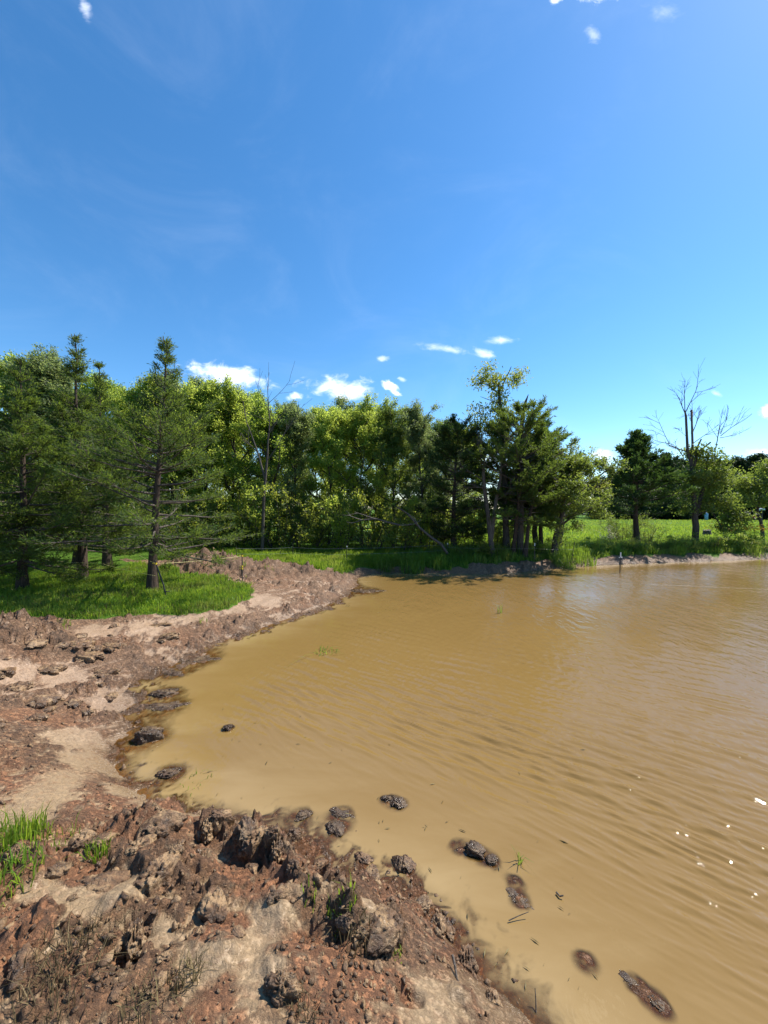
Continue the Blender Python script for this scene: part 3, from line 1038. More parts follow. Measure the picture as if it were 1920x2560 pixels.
def gen_cedar(seed, Ht, R, t0=.16, n1=80, n2=9, per=46, leaf=.085, aspect=.24, lean=(0, 0), trunk_r=.13, dens_in=.32, prof='cone', droop=.0,
              sway=.02, ragged=.45, spread=.045):
    """red cedar: straight trunk, many whorled limbs, feathery sprays"""
    rng = np.random.default_rng(seed)
    n = 12
    z = np.linspace(0, Ht * .97, n)
    tx = np.cumsum(rng.normal(0, sway * Ht / n * 2, n)) + lean[0] * z / Ht
    ty = np.cumsum(rng.normal(0, sway * Ht / n * 2, n)) + lean[1] * z / Ht
    tx -= tx[0]; ty -= ty[0]
    TP = np.stack([tx, ty, z], 1)
    TR = trunk_r * (1 - .93 * np.linspace(0, 1, n) ** .85)
    TR[0] *= 1.3
    tb = Bag()
    tb.tube(TP, TR, 10)
    t = np.sort(t0 + (.985 - t0) * rng.uniform(0, 1, n1) ** .92)
    base, _ = sample_line(TP[None], t[None])
    base = base[0]
    rel = (t - t0) / (1 - t0)
    az = np.arange(n1) * 2.4 + rng.uniform(-.7, .7, n1)
    el = radians(-4) + radians(48) * rel ** 1.2 + rng.normal(0, .12, n1) - droop
    dirs = np.stack([np.cos(az) * np.cos(el), np.sin(az) * np.cos(el), np.sin(el)], 1)
    if prof == 'cone':
        pr = np.minimum(1.0, .62 + 2.4 * rel) * (1 - rel) ** .95 + .03
    elif prof == 'spire':
        pr = np.where(rel < .58, np.minimum(1, .75 + 1.2 * rel) * (1 - 1.02 * rel), .25 * ((1 - rel) / .42) ** 1.1 + .02)
    else:
        pr = np.sin(pi * np.clip(.22 + .74 * rel, 0, 1)) ** .8 + .05
    L1 = R * pr * (1 - ragged * rng.uniform(0, 1, n1) ** 1.6)
    P1 = grow(base, dirs, L1, 8, rng, .35, .14)
    bb = Bag()
    bb.tubes(P1, (.006 + .0085 * L1)[:, None] * np.linspace(1.3, .3, 8)[None], 4)
    s = dens_in + (1.0 - dens_in) * np.sort(rng.uniform(0, 1, (n1, n2)) ** .8, 1)
    b2, d2 = sample_line(P1, s)
    side = unit(np.cross(d2, np.array([0, 0, 1.0])))
    sg = rng.choice([-1, 1], s.shape)[..., None]
    dir2 = unit(d2 * rng.uniform(.5, 1, s.shape)[..., None] + side * sg * rng.uniform(.25, .9, s.shape)[..., None] + rng.normal(size=d2.shape) * .22
                + np.array([0, 0, .12]))
    L2 = (L1[:, None] * .34 * (1.25 - s) + .10) * rng.uniform(.6, 1.3, s.shape)
    P2 = grow(b2.reshape(-1, 3), dir2.reshape(-1, 3), L2.ravel(), 5, rng, .25, .2)
    bb.tubes(P2, np.full((len(P2), 5), .006) * np.linspace(1, .4, 5)[None], 3)
    cnt = per
    sl = rng.uniform(.05, 1.08, (len(P2), cnt))
    c, dl = sample_line(P2, np.clip(sl, 0, 1))
    off = rng.normal(size=c.shape) * np.array([1, 1, .75])
    c = c + off * spread
    ax = dl * 1.0 + off * .55 + rng.normal(size=c.shape) * .35 + np.array([0, 0, .05])
    pk = np.clip(L1 / (.55 * R) + .06, .1, 1) ** 1.1
    kp = rng.uniform(size=c.shape[:2]) < np.repeat(pk, n2)[:, None]
    lv, lq = leaves(c[kp], ax[kp], leaf, aspect, rng, .2, .45)
    return tb.mesh('trunk'), bb.mesh('branches'), mesh_np('crown', lv, [lq], False)


def plant_tree(name, label, cat, parts, mats, loc, rz=0, scale=1.0, group=None):
    t = thing(name, label, cat, loc, rz, group, scale)
    for pn, me, mt in zip(('trunk', 'branches', 'crown'), parts, mats):
        if me is None:
            continue
        o = link(pn, me, mt, t)
        if pn != 'trunk':
            o['kind'] = 'stuff'
    return t


CED = (M['cbark'], M['dead_dark'], M['cedar'])
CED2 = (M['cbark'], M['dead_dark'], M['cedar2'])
MAP = (M['bark'], M['bark'], M['maple'])
MAP2 = (M['bark'], M['bark'], M['maple2'])


def stand(px, Y):
    x = col_x(px, Y)
    return (x, Y, gz(x, Y) - .03)


# ---- cedars at the left
x, y = at(380, 1478, .42)
h0 = gz(x, y)
hA = row_z(822, y) - h0
plant_tree('cedar_tree', 'lone red cedar with a straight bare trunk and thin spire beside the leaning rod', 'tree',
           gen_cedar(101, hA, 3.0, .13, 115, 11, 50, .068, .22, (.28, .1), .11, .30, 'spire', .12, .012, .45), CED, (x, y, h0 - .03), .3)
x, y = at(203, 1452, .42)
plant_tree('cedar_tree', 'tall cedar with the thin leaning tip, thick dark trunk in the grass behind the shadow', 'tree',
           gen_cedar(102, row_z(812, y) - .42, 2.3, .12, 105, 11, 58, .072, .22, (-.05, .2), .13, .25, 'spire', .10, .015, .4), CED, (x, y, .38), 1.3)
x, y = at(55, 1482, .42)
cedC = gen_cedar(103, row_z(868, y) - .42, 2.3, .12, 105, 11, 58, .072, .22, (.05, .2), .11, .22, 'spire', .14, .02, .4)
plant_tree('cedar_tree', 'cedar with a split pale-edged trunk at the front of the dark grove', 'tree', cedC, CED, (x, y, .38), .4)
plant_tree('cedar_tree', 'cedar with a narrow ragged double tip behind the tall pair of cedars', 'tree',
           gen_cedar(104, row_z(885, 12.8) - .42, 2.2, .1, 95, 10, 52, .08, .24, (.1, .1), .13, .22, 'spire', .03, .02, .45), CED, (col_x(268, 12.8), 12.8, .38), 2)
plant_tree('cedar_tree', 'cedar cut off by the left edge of the picture, brightest green of the grove', 'tree', cedC, CED, (col_x(-62, 8.9), 8.9, .36), 2.2, .98)
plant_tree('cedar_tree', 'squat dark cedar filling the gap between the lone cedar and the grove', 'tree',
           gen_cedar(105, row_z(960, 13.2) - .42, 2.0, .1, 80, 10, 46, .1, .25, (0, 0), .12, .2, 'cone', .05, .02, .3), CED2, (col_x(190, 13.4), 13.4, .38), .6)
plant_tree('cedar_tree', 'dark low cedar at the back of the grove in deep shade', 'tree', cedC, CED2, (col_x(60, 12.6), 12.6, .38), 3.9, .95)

# ---- broad-leaved wood behind
broad = []
specs = [(201, 7.0, 2.2, MAP, .62), (202, 7.0, 1.7, MAP, .75), (203, 7.0, 2.5, MAP2, .5), (204, 7.0, 1.6, (M['bark'], M['bark'], M['willow']), .85), (205, 7.0, 2.2, (M['bark'], M['bark'], M['oak']), .6)]
for sd, hh, rad, mt, up in specs:
    broad.append((gen_broad(sd, hh, rad, .12, 20, 6, 4, 56, .080, .58, (0, 0), up, .07, .095, 9), mt))
pop = (gen_broad(206, 7.0, 1.15, .12, 20, 6, 5, 40, .075, .5, (0, 0), .85, .08, .07, 6, .8), (M['bark'], M['bark'], M['willow']))
OAKM = (M['bark'], M['bark'], M['oak'])

row_a = [  # px, depth, top row, variant, label
    (350, 16.5, 955, 0, 'yellow-green young tree showing just right of the lone cedar spire'),
    (432, 17.5, 935, 3, 'upright yellow-topped tree under the left end of the larger cloud'),
    (505, 17.0, 950, 1, 'yellowish tree under the middle of the larger cloud'),
    (585, 17.8, 962, 0, 'tree at the wood edge with bare forked stems in front of it'),
    (668, 17.2, 1000, 2, 'rounded tree left of the gap below the second cloud'),
    (745, 17.6, 1008, 3, 'slim tree directly under the second cloud'),
    (822, 17.0, 1012, 1, 'tree just right of the second cloud with feathery shoots'),
    (905, 17.4, 998, 0, 'broad open-crowned tree in the middle of the wood edge'),
    (985, 17.0, 1012, 4, 'leafy tree leaning over the fallen grey limb'),
]
for i, (px, Y, top, vi, lab) in enumerate(row_a):
    Y += 2.0
    parts, mt = broad[vi]
    hgt = row_z(top, Y) - .5
    s = hgt / 7.0
    plant_tree('maple_tree', lab, 'tree', parts, mt, stand(px, Y), i * 1.7 + .4, (max(s, .95), max(s, .95), s), 'young maples along the wood edge')
plant_tree('poplar_tree', 'narrow pale poplar with a pointed top right of the open-crowned tree', 'tree', pop[0], pop[1], stand(1052, 18.5), .5,
           (1, 1, (row_z(1003, 18.5) - .5) / 7.0), 'pale poplars')
plant_tree('poplar_tree', 'pale poplar in the notch left of the dark vine-hung cedar', 'tree', pop[0], pop[1], stand(1122, 19.5), 2.5,
           (1, 1, (row_z(1045, 19.5) - .5) / 7.2), 'pale poplars')
plant_tree('poplar_tree', 'pale silvery tree rising behind the left cedars', 'tree', pop[0], pop[1], stand(85, 15.0), 4.1,
           (1.3, 1.3, (row_z(868, 15.0) - .5) / 7.2), 'pale poplars')
plant_tree('poplar_tree', 'pale silvery tree between the tall cedar tip and its left neighbour', 'tree', pop[0], pop[1], stand(150, 16.0), 1.1,
           (1.2, 1.2, (row_z(868, 16.0) - .5) / 7.2), 'pale poplars')
tops2 = [(-260, 870), (-120, 860), (20, 880), (230, 930), (330, 985), (390, 952), (470, 945), (550, 965), (630, 985), (710, 1010), (790, 1022), (860, 1000), (945, 1004),
         (1020, 1025), (1095, 1050), (1170, 1080)]
for i, (px, top) in enumerate(tops2):
    Y = 23 + (i * 7 % 5) * .5
    parts, mt = broad[(i * 2 + 1) % 5]
    s = (row_z(top, Y) - .5) / 7.0
    plant_tree('maple_tree', 'yellow-green maple deep in the wood behind the front row', 'tree', parts, mt, (col_x(px, Y), Y, .5), i * 2.1,
               (max(1.1, s * .95), max(1.1, s * .95), s), 'maples in the second row of the wood')
for i in range(12):
    px = -300 + i * 125
    Y = 27.5 + (i * 3 % 4) * .7
    parts, mt = broad[(i * 3) % 5]
    s = (row_z(1000 + max(0, px) * .06, Y) - .5) / 7.0
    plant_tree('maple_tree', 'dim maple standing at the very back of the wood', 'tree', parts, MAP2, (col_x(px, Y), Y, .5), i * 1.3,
               (max(1.3, s), max(1.3, s), s), 'maples at the back of the wood')


# ---- shrubs (several stems, leaves to the ground)
def gen_shrub(seed, Ht, R, stems=9, per=30, leaf=.08, aspect=.55, n2=7, spread=.07):
    rng = np.random.default_rng(seed)
    az = rng.uniform(0, 2 * pi, stems)
    el = rng.uniform(radians(38), radians(85), stems)
    L = Ht * rng.uniform(.7, 1.1, stems)
    k = np.minimum(1, R / Ht * 1.5)
    dirs = np.stack([np.cos(az) * np.cos(el) * k, np.sin(az) * np.cos(el) * k, np.sin(el)], 1)
    base = np.stack([np.cos(az) * R * .25, np.sin(az) * R * .25, np.zeros(stems)], 1)
    P1 = grow(base, dirs, L, 6, rng, .1, .25)
    bb = Bag()
    bb.tubes(P1, np.full((stems, 6), .014) * np.linspace(1.2, .3, 6)[None], 5)
    s = rng.uniform(.12, 1, (stems, n2))
    b2, d2 = sample_line(P1, s)
    P2 = grow(b2.reshape(-1, 3), (d2 * .5 + rng.normal(size=d2.shape) * .7).reshape(-1, 3), rng.uniform(.2, .55, stems * n2) * min(1.5, R), 4, rng, .1, .2)
    bb.tubes(P2, np.full((len(P2), 4), .005), 3)
    sl = rng.uniform(.1, 1.05, (len(P2), per))
    c, dl = sample_line(P2, np.clip(sl, 0, 1))
    c = c + rng.normal(size=c.shape) * spread
    c[..., 2] = np.maximum(c[..., 2], .03)
    lv, lq = leaves(c.reshape(-1, 3), (dl + rng.normal(size=c.shape) * .9).reshape(-1, 3), leaf, aspect, rng)
    return bb.mesh('stems'), mesh_np('foliage', lv, [lq], False)


def plant_shrub(name, label, parts, mats, loc, rz=0, scale=1.0, group=None, cat='shrub'):
    t = thing(name, label, cat, loc, rz, group, scale)
    link('stems', parts[0], mats[0], t)['kind'] = 'stuff'
    link('foliage', parts[1], mats[1], t)['kind'] = 'stuff'
    return t


sh = [gen_shrub(301, 2.2, 1.1, 12, 34), gen_shrub(302, 1.8, 1.2, 13, 34, .075), gen_shrub(303, 2.6, 1.0, 12, 34, .09)]
SHM = (M['bark'], M['maple2'])
under = [(455, 15.6, 1.1, 0, 'bright low shrub behind the mud heap'), (540, 15.2, .7, 1, 'small yellow-green shrub beside the fence post'), (640, 16.0, 1.15, 2, 'shrub with grey twigs at the back of the mown strip'),
         (700, 16.0, 1.25, 0, 'dense shrub in shade left of the dark hollow'), (770, 16.2, 1.3, 1, 'shrub at the foot of the slim tree'),
         (850, 15.9, 1.0, 2, 'shrub beneath the pale end of the fallen limb'), (930, 16.1, 1.2, 0, 'shrub crossed by the fallen grey limb'),
         (1000, 15.9, 1.05, 1, 'shrub hung with vines at the right end of the limb'), (1070, 15.8, 1.0, 2, 'dark shrub left of the dead tangle'),
         (590, 16.4, 1.3, 1, 'dark shrub right of the lone cedar low branches'), (390, 15.2, 1.0, 1, 'shrub seen past the lone cedar trunk'), (300, 15.4, 1.0, 0, 'shrub in shade between two cedar trunks'),
         (150, 15.2, 1.0, 2, 'shrub in deep shade between the left cedar trunks'), (20, 14.6, 1.0, 1, 'shrub in deep shade behind the split trunk'),
         (1125, 15.9, .95, 0, 'dark shrub at the foot of the clump beside the thin shaded post'), (1180, 16.2, 1.0, 2, 'dark shrub behind the dead tangle of twigs'), (1232, 16.6, .9, 1, 'dark shrub left of the dark clump trunks'),
         (1262, 16.6, .8, 0, 'dark shrub between the first two trunks of the old clump'), (1300, 16.5, .6, 2, 'low dark shrub behind the curved leaning trunk')]
for i, (px, Y, sc, vi, lab) in enumerate(under):
    Y += 1.4
    plant_shrub('shrub', lab, sh[vi], (M['bark'], M['vine'] if i in (0, 1, 7) else M['maple'] if i % 2 == 0 and i < 12 else M['maple2']), stand(px, Y), i * 1.9, sc, 'undergrowth shrubs at the wood edge')
for i in range(15):
    px = -150 + i * 92
    plant_shrub('shrub', 'dim undergrowth shrub inside the wood behind the front trunks', sh[i % 3], SHM, (col_x(px, 20.4), 20.4 + (i % 3) * .5, .5), i * 2.3, 1.45, 'undergrowth inside the wood')

# ---- middle clump of old trees
x0, Y0 = col_x(1135, 16.8), 16.8
plant_tree('cedar_tree', 'dark cedar at the left of the old clump above the shaded bank', 'tree',
           gen_cedar(111, row_z(1040, Y0) - .5, 1.7, .08, 95, 10, 46, .10, .26, (0, 0), .14, .18, 'oval', .05, .02, .35), CED2, (x0, Y0, .45), 1)
plant_tree('cedar_tree', 'broad grey-green cedar filling the middle of the old clump', 'tree',
           gen_cedar(112, row_z(1020, 16.2) - .5, 2.3, .22, 84, 10, 46, .10, .25, (-.5, 0), .095, .35, 'oval', 0, .03, .5), CED, stand(1283, 16.0), 2)
plant_tree('cedar_tree', 'leaning cedar with a long curved trunk and a thin pointed tip', 'tree',
           gen_cedar(113, row_z(1035, 16.0) - .5, 1.9, .25, 76, 10, 44, .095, .24, (.85, .2), .095, .35, 'cone', 0, .02, .5), CED, stand(1312, 15.8), .2)
plant_tree('oak_tree', 'leaning tree at the right end of the old clump over the bright field', 'tree',
           gen_broad(114, row_z(1120, 16.2) - .5, 2.1, .34, 18, 6, 5, 44, .09, .5, (.75, 0), .35, .15, .08, 3), (M['bark'], M['dead_dark'], M['oak']), stand(1383, 16.2), .3)
plant_tree('oak_tree', 'airy tree with lacy see-through branches right of the old clump', 'tree',
           gen_broad(115, row_z(1095, 18.5) - .5, 2.4, .40, 13, 6, 5, 15, .085, .45, (.9, 0), .4, .11, .10, 4), (M['bark'], M['dead_dark'], M['vine']), stand(1398, 18.5), .9)
plant_tree('oak_tree', 'low leafy oak behind the leaning trunks of the clump', 'tree',
           gen_broad(116, row_z(1085, 17.8) - .5, 1.9, .30, 15, 6, 5, 44, .09, .55, (.2, 0), .4, .14, .08, 4), OAKM, stand(1340, 17.8), 2.2)


def cluster_tree(seed, trunk_lines, clusters, leaf, mats, name, label, loc, per_m3=900, aspect=.55, group=None):
    """trunks given as (points, r0, r1); leaf masses as (x, y, z, rx, ry, rz, density)"""
    rng = np.random.default_rng(seed)
    t = thing(name, label, 'tree', loc, 0, group)
    tb = Bag()
    for pts, r0, r1 in trunk_lines:
        pts = np.array(pts, float)
        u_ = np.linspace(0, 1, len(pts) * 3 - 2)
        P = np.stack([np.interp(u_, np.linspace(0, 1, len(pts)), pts[:, i]) for i in range(3)], 1)
        P[1:-1] += rng.normal(0, r0 * .15, (len(P) - 2, 3))
        tb.tube(P, np.linspace(r0, r1, len(P)), 8)
    link('trunk', tb.mesh('trunk'), mats[0], t)
    bb = Bag()
    LV, LQ, nn = [], [], 0
    for (cx, cy, cz, rx, ry, rz, den) in clusters:
        k = max(5, int(14 * (rx * ry * rz) ** .5 / .3))
        sub = unit(rng.normal(size=(k, 3))) * rng.uniform(.2, 1, (k, 1)) ** .5
        sc = sub * np.array([rx, ry, rz]) + np.array([cx, cy, cz])
        P = grow(np.tile([[cx, cy, cz - rz * .3]], (k, 1)), sc - np.array([cx, cy, cz - rz * .3]), np.linalg.norm(sc - np.array([cx, cy, cz - rz * .3]), axis=1) * 1.05, 5, rng, 0, .2)
        bb.tubes(P, np.full((k, 5), .011) * np.linspace(1.2, .3, 5)[None], 3)
        m = int(den)
        pick = rng.integers(0, k, k * m)
        c = sc[pick] + rng.normal(size=(k * m, 3)) * .17 * np.array([1, 1, .7])
        LV.append(leaves(c, rng.normal(size=c.shape) + np.array([0, 0, -.5]), leaf, aspect, rng)[0])
    lv = np.concatenate(LV)
    o = link('branches', bb.mesh('branches'), mats[1], t)
    o['kind'] = 'stuff'
    o = link('crown', mesh_np('crown', lv, [np.arange(len(lv)).reshape(-1, 4)], False), mats[2], t)
    o['kind'] = 'stuff'
    return t


def rel(px, py, Y, X0, Z0, dy=0.0):
    return (col_x(px, Y) - X0, dy, row_z(py, Y) - Z0)


Yv = 16.6
xv = col_x(1268, Yv)
zv = gz(xv, Yv)
R_ = lambda px, py, dy=0: rel(px, py, Yv, xv, zv, dy)
cl = []
for px, py, rx, rz, den in [(1242, 955, .42, .33, 60), (1205, 952, .35, .22, 55), (1285, 948, .34, .22, 50), (1215, 928, .28, .10, 45), (1300, 935, .25, .16, 22),
                            (1248, 1000, .30, .40, 60), (1255, 1040, .5, .3, 50), (1200, 1030, .4, .3, 40), (1300, 1030, .4, .2, 40), (1190, 1075, .5, .4, 55), (1150, 1110, .45, .5, 55)]:
    xx, yy_, zz = R_(px, py)
    cl.append((xx, yy_, zz, rx, .35, rz, den))
cluster_tree(401, [([(0, 0, -.05), R_(1262, 1200), R_(1255, 1080), R_(1245, 960)], .15, .05), ([R_(1245, 985), R_(1272, 930), R_(1277, 918)], .03, .012),
                   ([R_(1245, 985), R_(1218, 962), R_(1190, 958)], .03, .012), ([R_(1250, 1010), R_(1215, 998), R_(1200, 992)], .02, .006)],
             cl, .10, (M['bark'], M['dead_dark'], M['vine']), 'vine_covered_tree', 'tallest tree of the old clump, its ragged top shaped like a bent cap of vines', (xv, Yv, zv))


def fork_tree(rng, base, dirn, L, r, depth, bag, wob=.18, kids=3, minr=.004, up=.12):
    n = 6
    P = grow(np.array([base]), np.array([dirn]), L, n, rng, up, wob)[0]
    bag.tube(P, np.linspace(r, max(minr, r * .45), n), 5 if r > .02 else 4)
    if depth == 0:
        return
    for k in range(kids):
        s = rng.uniform(.3, 1.0)
        i = min(int(s * (n - 1)), n - 2)
        b = P[i] + (P[i + 1] - P[i]) * (s * (n - 1) - i)
        dd = unit(P[i + 1] - P[i])
        nd = unit(dd + rng.normal(size=3) * .55 * np.array([1, .7, .8]) + np.array([0, 0, .12]))
        fork_tree(rng, b, nd, L * rng.uniform(.4, .68), max(minr, r * .5), depth - 1, bag, wob, kids, minr, up)


# bare snag standing in the clump
rs = np.random.default_rng(55)
Ys = 16.4
xs = col_x(1300, Ys)
zs = gz(xs, Ys)
t = thing('snag', 'dead grey broken trunk sticking up bare beside the vine-topped tree', 'dead tree', (xs, Ys, zs - .03))
bg_ = Bag()
pts = [rel(px, py, Ys, xs, zs) for px, py in [(1300, 1388), (1302, 1250), (1305, 1130), (1302, 1075), (1308, 1030), (1313, 1004), (1320, 985)]]
bg_.tube(pts, [.15, .13, .10, .085, .07, .055, .01], 8)
link('trunk', bg_.mesh('trunk'), M['dead_dark'], t)
bg_ = Bag()
for px, py, qx, qy in [(1302, 1060, 1322, 1100), (1304, 1075, 1330, 1040), (1303, 1100, 1270, 1090)]:
    a, b = np.array(rel(px, py, Ys, xs, zs)), np.array(rel(qx, qy, Ys, xs, zs))
    fork_tree(rs, a, b - a, np.linalg.norm(b - a), .025, 2, bg_)
link('branches', bg_.mesh('branches'), M['dead'], t)

# dead twiggy thicket in front of the clump
Yt = 15.6
xt = col_x(1212, Yt)
zt = gz(xt, Yt)
t = thing('dead_tree', 'leafless grey tree with a tangle of bare twigs on the shaded bank', 'dead tree', (xt, Yt, zt - .03))
bg_ = Bag()
pts = [rel(px, py, Yt, xt, zt) for px, py in [(1232, 1390), (1222, 1300), (1212, 1230), (1208, 1180), (1212, 1130)]]
bg_.tube(pts, [.11, .09, .075, .06, .02], 8)
pts2 = [rel(px, py, Yt, xt, zt) for px, py in [(1228, 1345), (1240, 1250), (1252, 1190), (1253, 1150)]]
bg_.tube(pts2, [.09, .07, .05, .02], 8)
link('trunk', bg_.mesh('trunk'), M['dead_dark'], t)
bg_ = Bag()
for px, py, qx, qy, L in [(1215, 1245, 1140, 1245, 1.1), (1210, 1200, 1140, 1170, 1.2), (1210, 1180, 1150, 1130, 1.1), (1212, 1150, 1180, 1100, 1.0), (1212, 1160, 1260, 1110, 1.0), (1250, 1170, 1290, 1130, .9),
                          (1218, 1260, 1130, 1290, 1.2), (1212, 1215, 1170, 1215, .9), (1240, 1250, 1290, 1210, .8), (1250, 1180, 1230, 1100, .9), (1210, 1220, 1150, 1200, 1.1)]:
    a, b = np.array(rel(px, py, Yt, xt, zt)), np.array(rel(qx, qy, Yt, xt, zt, rs.uniform(-.6, .6)))
    fork_tree(rs, a, b - a, L, .024, 3, bg_, .3, 3, .0035)
link('branches', bg_.mesh('branches'), M['dead_dark'], t)

# extra bare trunks of the clump (each a tree with its crown lost among the others)
for i, (px, Y, lab, lean_) in enumerate([(1262, 17.2, 'dark trunk left of the red-barked leaning trunk', -.1), (1352, 17.6, 'twin dark trunk at the field edge of the clump', .1)]):
    plant_tree('cedar_tree', 'cedar with a ' + lab, 'tree', gen_cedar(120 + i, 5.6, 1.7, .30, 70, 9, 44, .1, .25, (lean_, 0), .11, .3, 'oval', 0, .02, .5), CED2, stand(px, Y), i * 2)

# forked bare-stemmed tree in front of the wood
Yf = 16.4
xf = col_x(655, Yf)
zf = gz(xf, Yf)
t = thing('dead_tree', 'nearly leafless forked tree standing before the wood, twigs reaching above the tree line', 'dead tree', (xf, Yf, zf - .03))
bg_ = Bag()
tr1 = [rel(px, py, Yf, xf, zf) for px, py in [(655, 1385), (660, 1230), (668, 1150), (672, 1080)]]
tr2 = [rel(px, py, Yf, xf, zf) for px, py in [(664, 1200), (645, 1130), (620, 1060)]]
bg_.tube(tr1, [.075, .06, .045, .03], 7)
bg_.tube(tr2, [.05, .035, .02], 7)
link('trunk', bg_.mesh('trunk'), M['dead_dark'], t)
bg_ = Bag()
for px, py, qx, qy in [(672, 1090, 695, 960), (672, 1085, 715, 1010), (668, 1150, 740, 1060), (620, 1065, 605, 1000), (645, 1130, 600, 1080), (670, 1120, 690, 1020)]:
    a, b = np.array(rel(px, py, Yf, xf, zf)), np.array(rel(qx, qy, Yf, xf, zf))
    fork_tree(rs, a, b - a, np.linalg.norm(b - a) * .95, .022, 2, bg_, .12, 3, .004, .2)
link('branches', bg_.mesh('branches'), M['dead_dark'], t)

# fallen limb at the wood edge
Yl = 15.1
xl = col_x(1000, Yl)
zl = gz(xl, Yl)
t = thing('fallen_limb', 'pale grey broken limb slanting down through the shrubs at the wood edge', 'fallen branch', (xl, Yl, zl))
bg_ = Bag()
bg_.tube([rel(px, py, Yl, xl, zl) for px, py in [(884, 1307), (905, 1300), (940, 1297), (970, 1306), (1000, 1313)]], [.01, .025, .032, .036, .036], 7)
link('limb', bg_.mesh('limb'), M['dead_dark'], t)
bg_ = Bag()
bg_.tube([rel(px, py, Yl, xl, zl, .15) for px, py in [(990, 1265), (1020, 1285), (1050, 1320), (1080, 1345), (1105, 1362), (1120, 1385)]], [.02, .035, .045, .05, .055, .06], 7)
link('limb', bg_.mesh('limb'), M['dead_dark'], t)
bg_ = Bag()
for px, py, qx, qy in [(940, 1297, 885, 1285), (905, 1300, 870, 1290), (1050, 1320, 1035, 1290), (1000, 1313, 1040, 1310), (905, 1300, 882, 1310)]:
    a, b = np.array(rel(px, py, Yl, xl, zl)), np.array(rel(qx, qy, Yl, xl, zl))
    fork_tree(rs, a, b - a, np.linalg.norm(b - a), .018, 1, bg_, .15, 2)
link('twigs', bg_.mesh('twigs'), M['dead'], t)['kind'] = 'stuff'

# ---- right of the gap
plant_tree('cedar_tree', 'dark pointed cedar standing alone on the far bank left of the dead-topped tree', 'tree',
           gen_cedar(131, row_z(1062, 19.6) - .55, 2.75, .27, 95, 10, 50, .12, .30, (-.15, 0), .16, .12, 'cone', -.05, .012, .35, .055), CED2, stand(1592, 19.6), .8)
plant_shrub('bush', 'rounded yellow-green bush behind the lone far-bank cedar', gen_shrub(304, 1.95, 1.25, 16, 40, .075, .4), (M['bark'], M['oak']), stand(1562, 21.3), 0, 1.0, None, 'bush')
plant_shrub('bush', 'sparse twiggy bush at the right of the far-bank cedar trunk', gen_shrub(305, 1.3, .9, 12, 20, .07, .35), (M['bark'], M['oak']), stand(1618, 21.0), 0, 1.0, None, 'bush')
plant_shrub('bush', 'little bush with white blossom at the left of the rounded bush', gen_shrub(306, 1.2, .4, 6, 10, .07, .45), (M['bark'], M['white_flower']), stand(1520, 21.1), 0, .8, None, 'bush')

Yd = 19.6
xd = col_x(1737, Yd)
zd = gz(xd, Yd)
R_ = lambda px, py, dy=0: rel(px, py, Yd, xd, zd, dy)
cl = []
for px, py, rx, rz, den in [(1770, 1150, .75, .5, 42), (1730, 1190, .6, .4, 42), (1800, 1190, .6, .5, 40), (1715, 1225, .35, .35, 34), (1705, 1265, .28, .35, 30), (1740, 1130, .4, .2, 36),
                            (1790, 1240, .8, .55, 36), (1820, 1265, .6, .45, 34), (1835, 1300, .5, .3, 34), (1815, 1320, .3, .2, 32), (1850, 1290, .3, .2, 34), (1755, 1270, .4, .3, 22), (1770, 1205, .9, .5, 36)]:
    xx, yy_, zz = R_(px, py)
    cl.append((xx, yy_, zz, rx, .7, rz, den))
dt = cluster_tree(402, [([(0, 0, -.05), R_(1738, 1290), R_(1733, 1230), R_(1728, 1160)], .155, .09), ([R_(1738, 1285), R_(1757, 1230), R_(1765, 1170)], .11, .06),
                        ([R_(1740, 1290), R_(1790, 1265), R_(1830, 1300)], .05, .015), ([R_(1760, 1250), R_(1800, 1310), R_(1815, 1345)], .03, .008)],
                  [c[:6] + (c[6] * 1.7,) for c in cl], .115, (M['bark'], M['dead_dark'], M['oak']), 'half_dead_tree', 'tree on the far bank with a leafy lower crown and tall bare dead branches above', (xd, Yd, zd))
bg_ = Bag()
main = [([(1728, 1160), (1718, 1130), (1713, 1040), (1711, 1032)], .075, .035), ([(1728, 1160), (1730, 1110), (1727, 1025), (1724, 1030)], .06, .03),
        ([(1735, 1165), (1745, 1130), (1775, 1106)], .06, .035), ([(1735, 1165), (1741, 1120), (1752, 1098)], .05, .03)]
for pts, r0, r1 in main:
    bg_.tube([R_(*p) for p in pts], np.linspace(r0, r1, len(pts)), 6)
for px, py, qx, qy, r in [(1711, 1034, 1690, 995, .03), (1711, 1034, 1706, 975, .03), (1711, 1034, 1738, 965, .03), (1727, 1085, 1728, 1030, .03), (1728, 1090, 1752, 1030, .03),
                          (1715, 1130, 1672, 1110, .035), (1672, 1110, 1650, 1055, .025), (1672, 1110, 1636, 1103, .02), (1730, 1110, 1772, 1080, .025), (1713, 1090, 1690, 1075, .012),
                          (1785, 1130, 1808, 1060, .035), (1800, 1090, 1845, 1060, .025), (1800, 1085, 1812, 1045, .025), (1798, 1095, 1850, 1085, .02), (1706, 1140, 1690, 1115, .03)]:
    a, b = np.array(R_(px, py)), np.array(R_(qx, qy))
    fork_tree(rs, a, b - a, np.linalg.norm(b - a), r * .75, 2, bg_, .10, 4, .0045, .15)
o = link('dead_branches', bg_.mesh('dead_branches'), M['dead_dark'], dt)

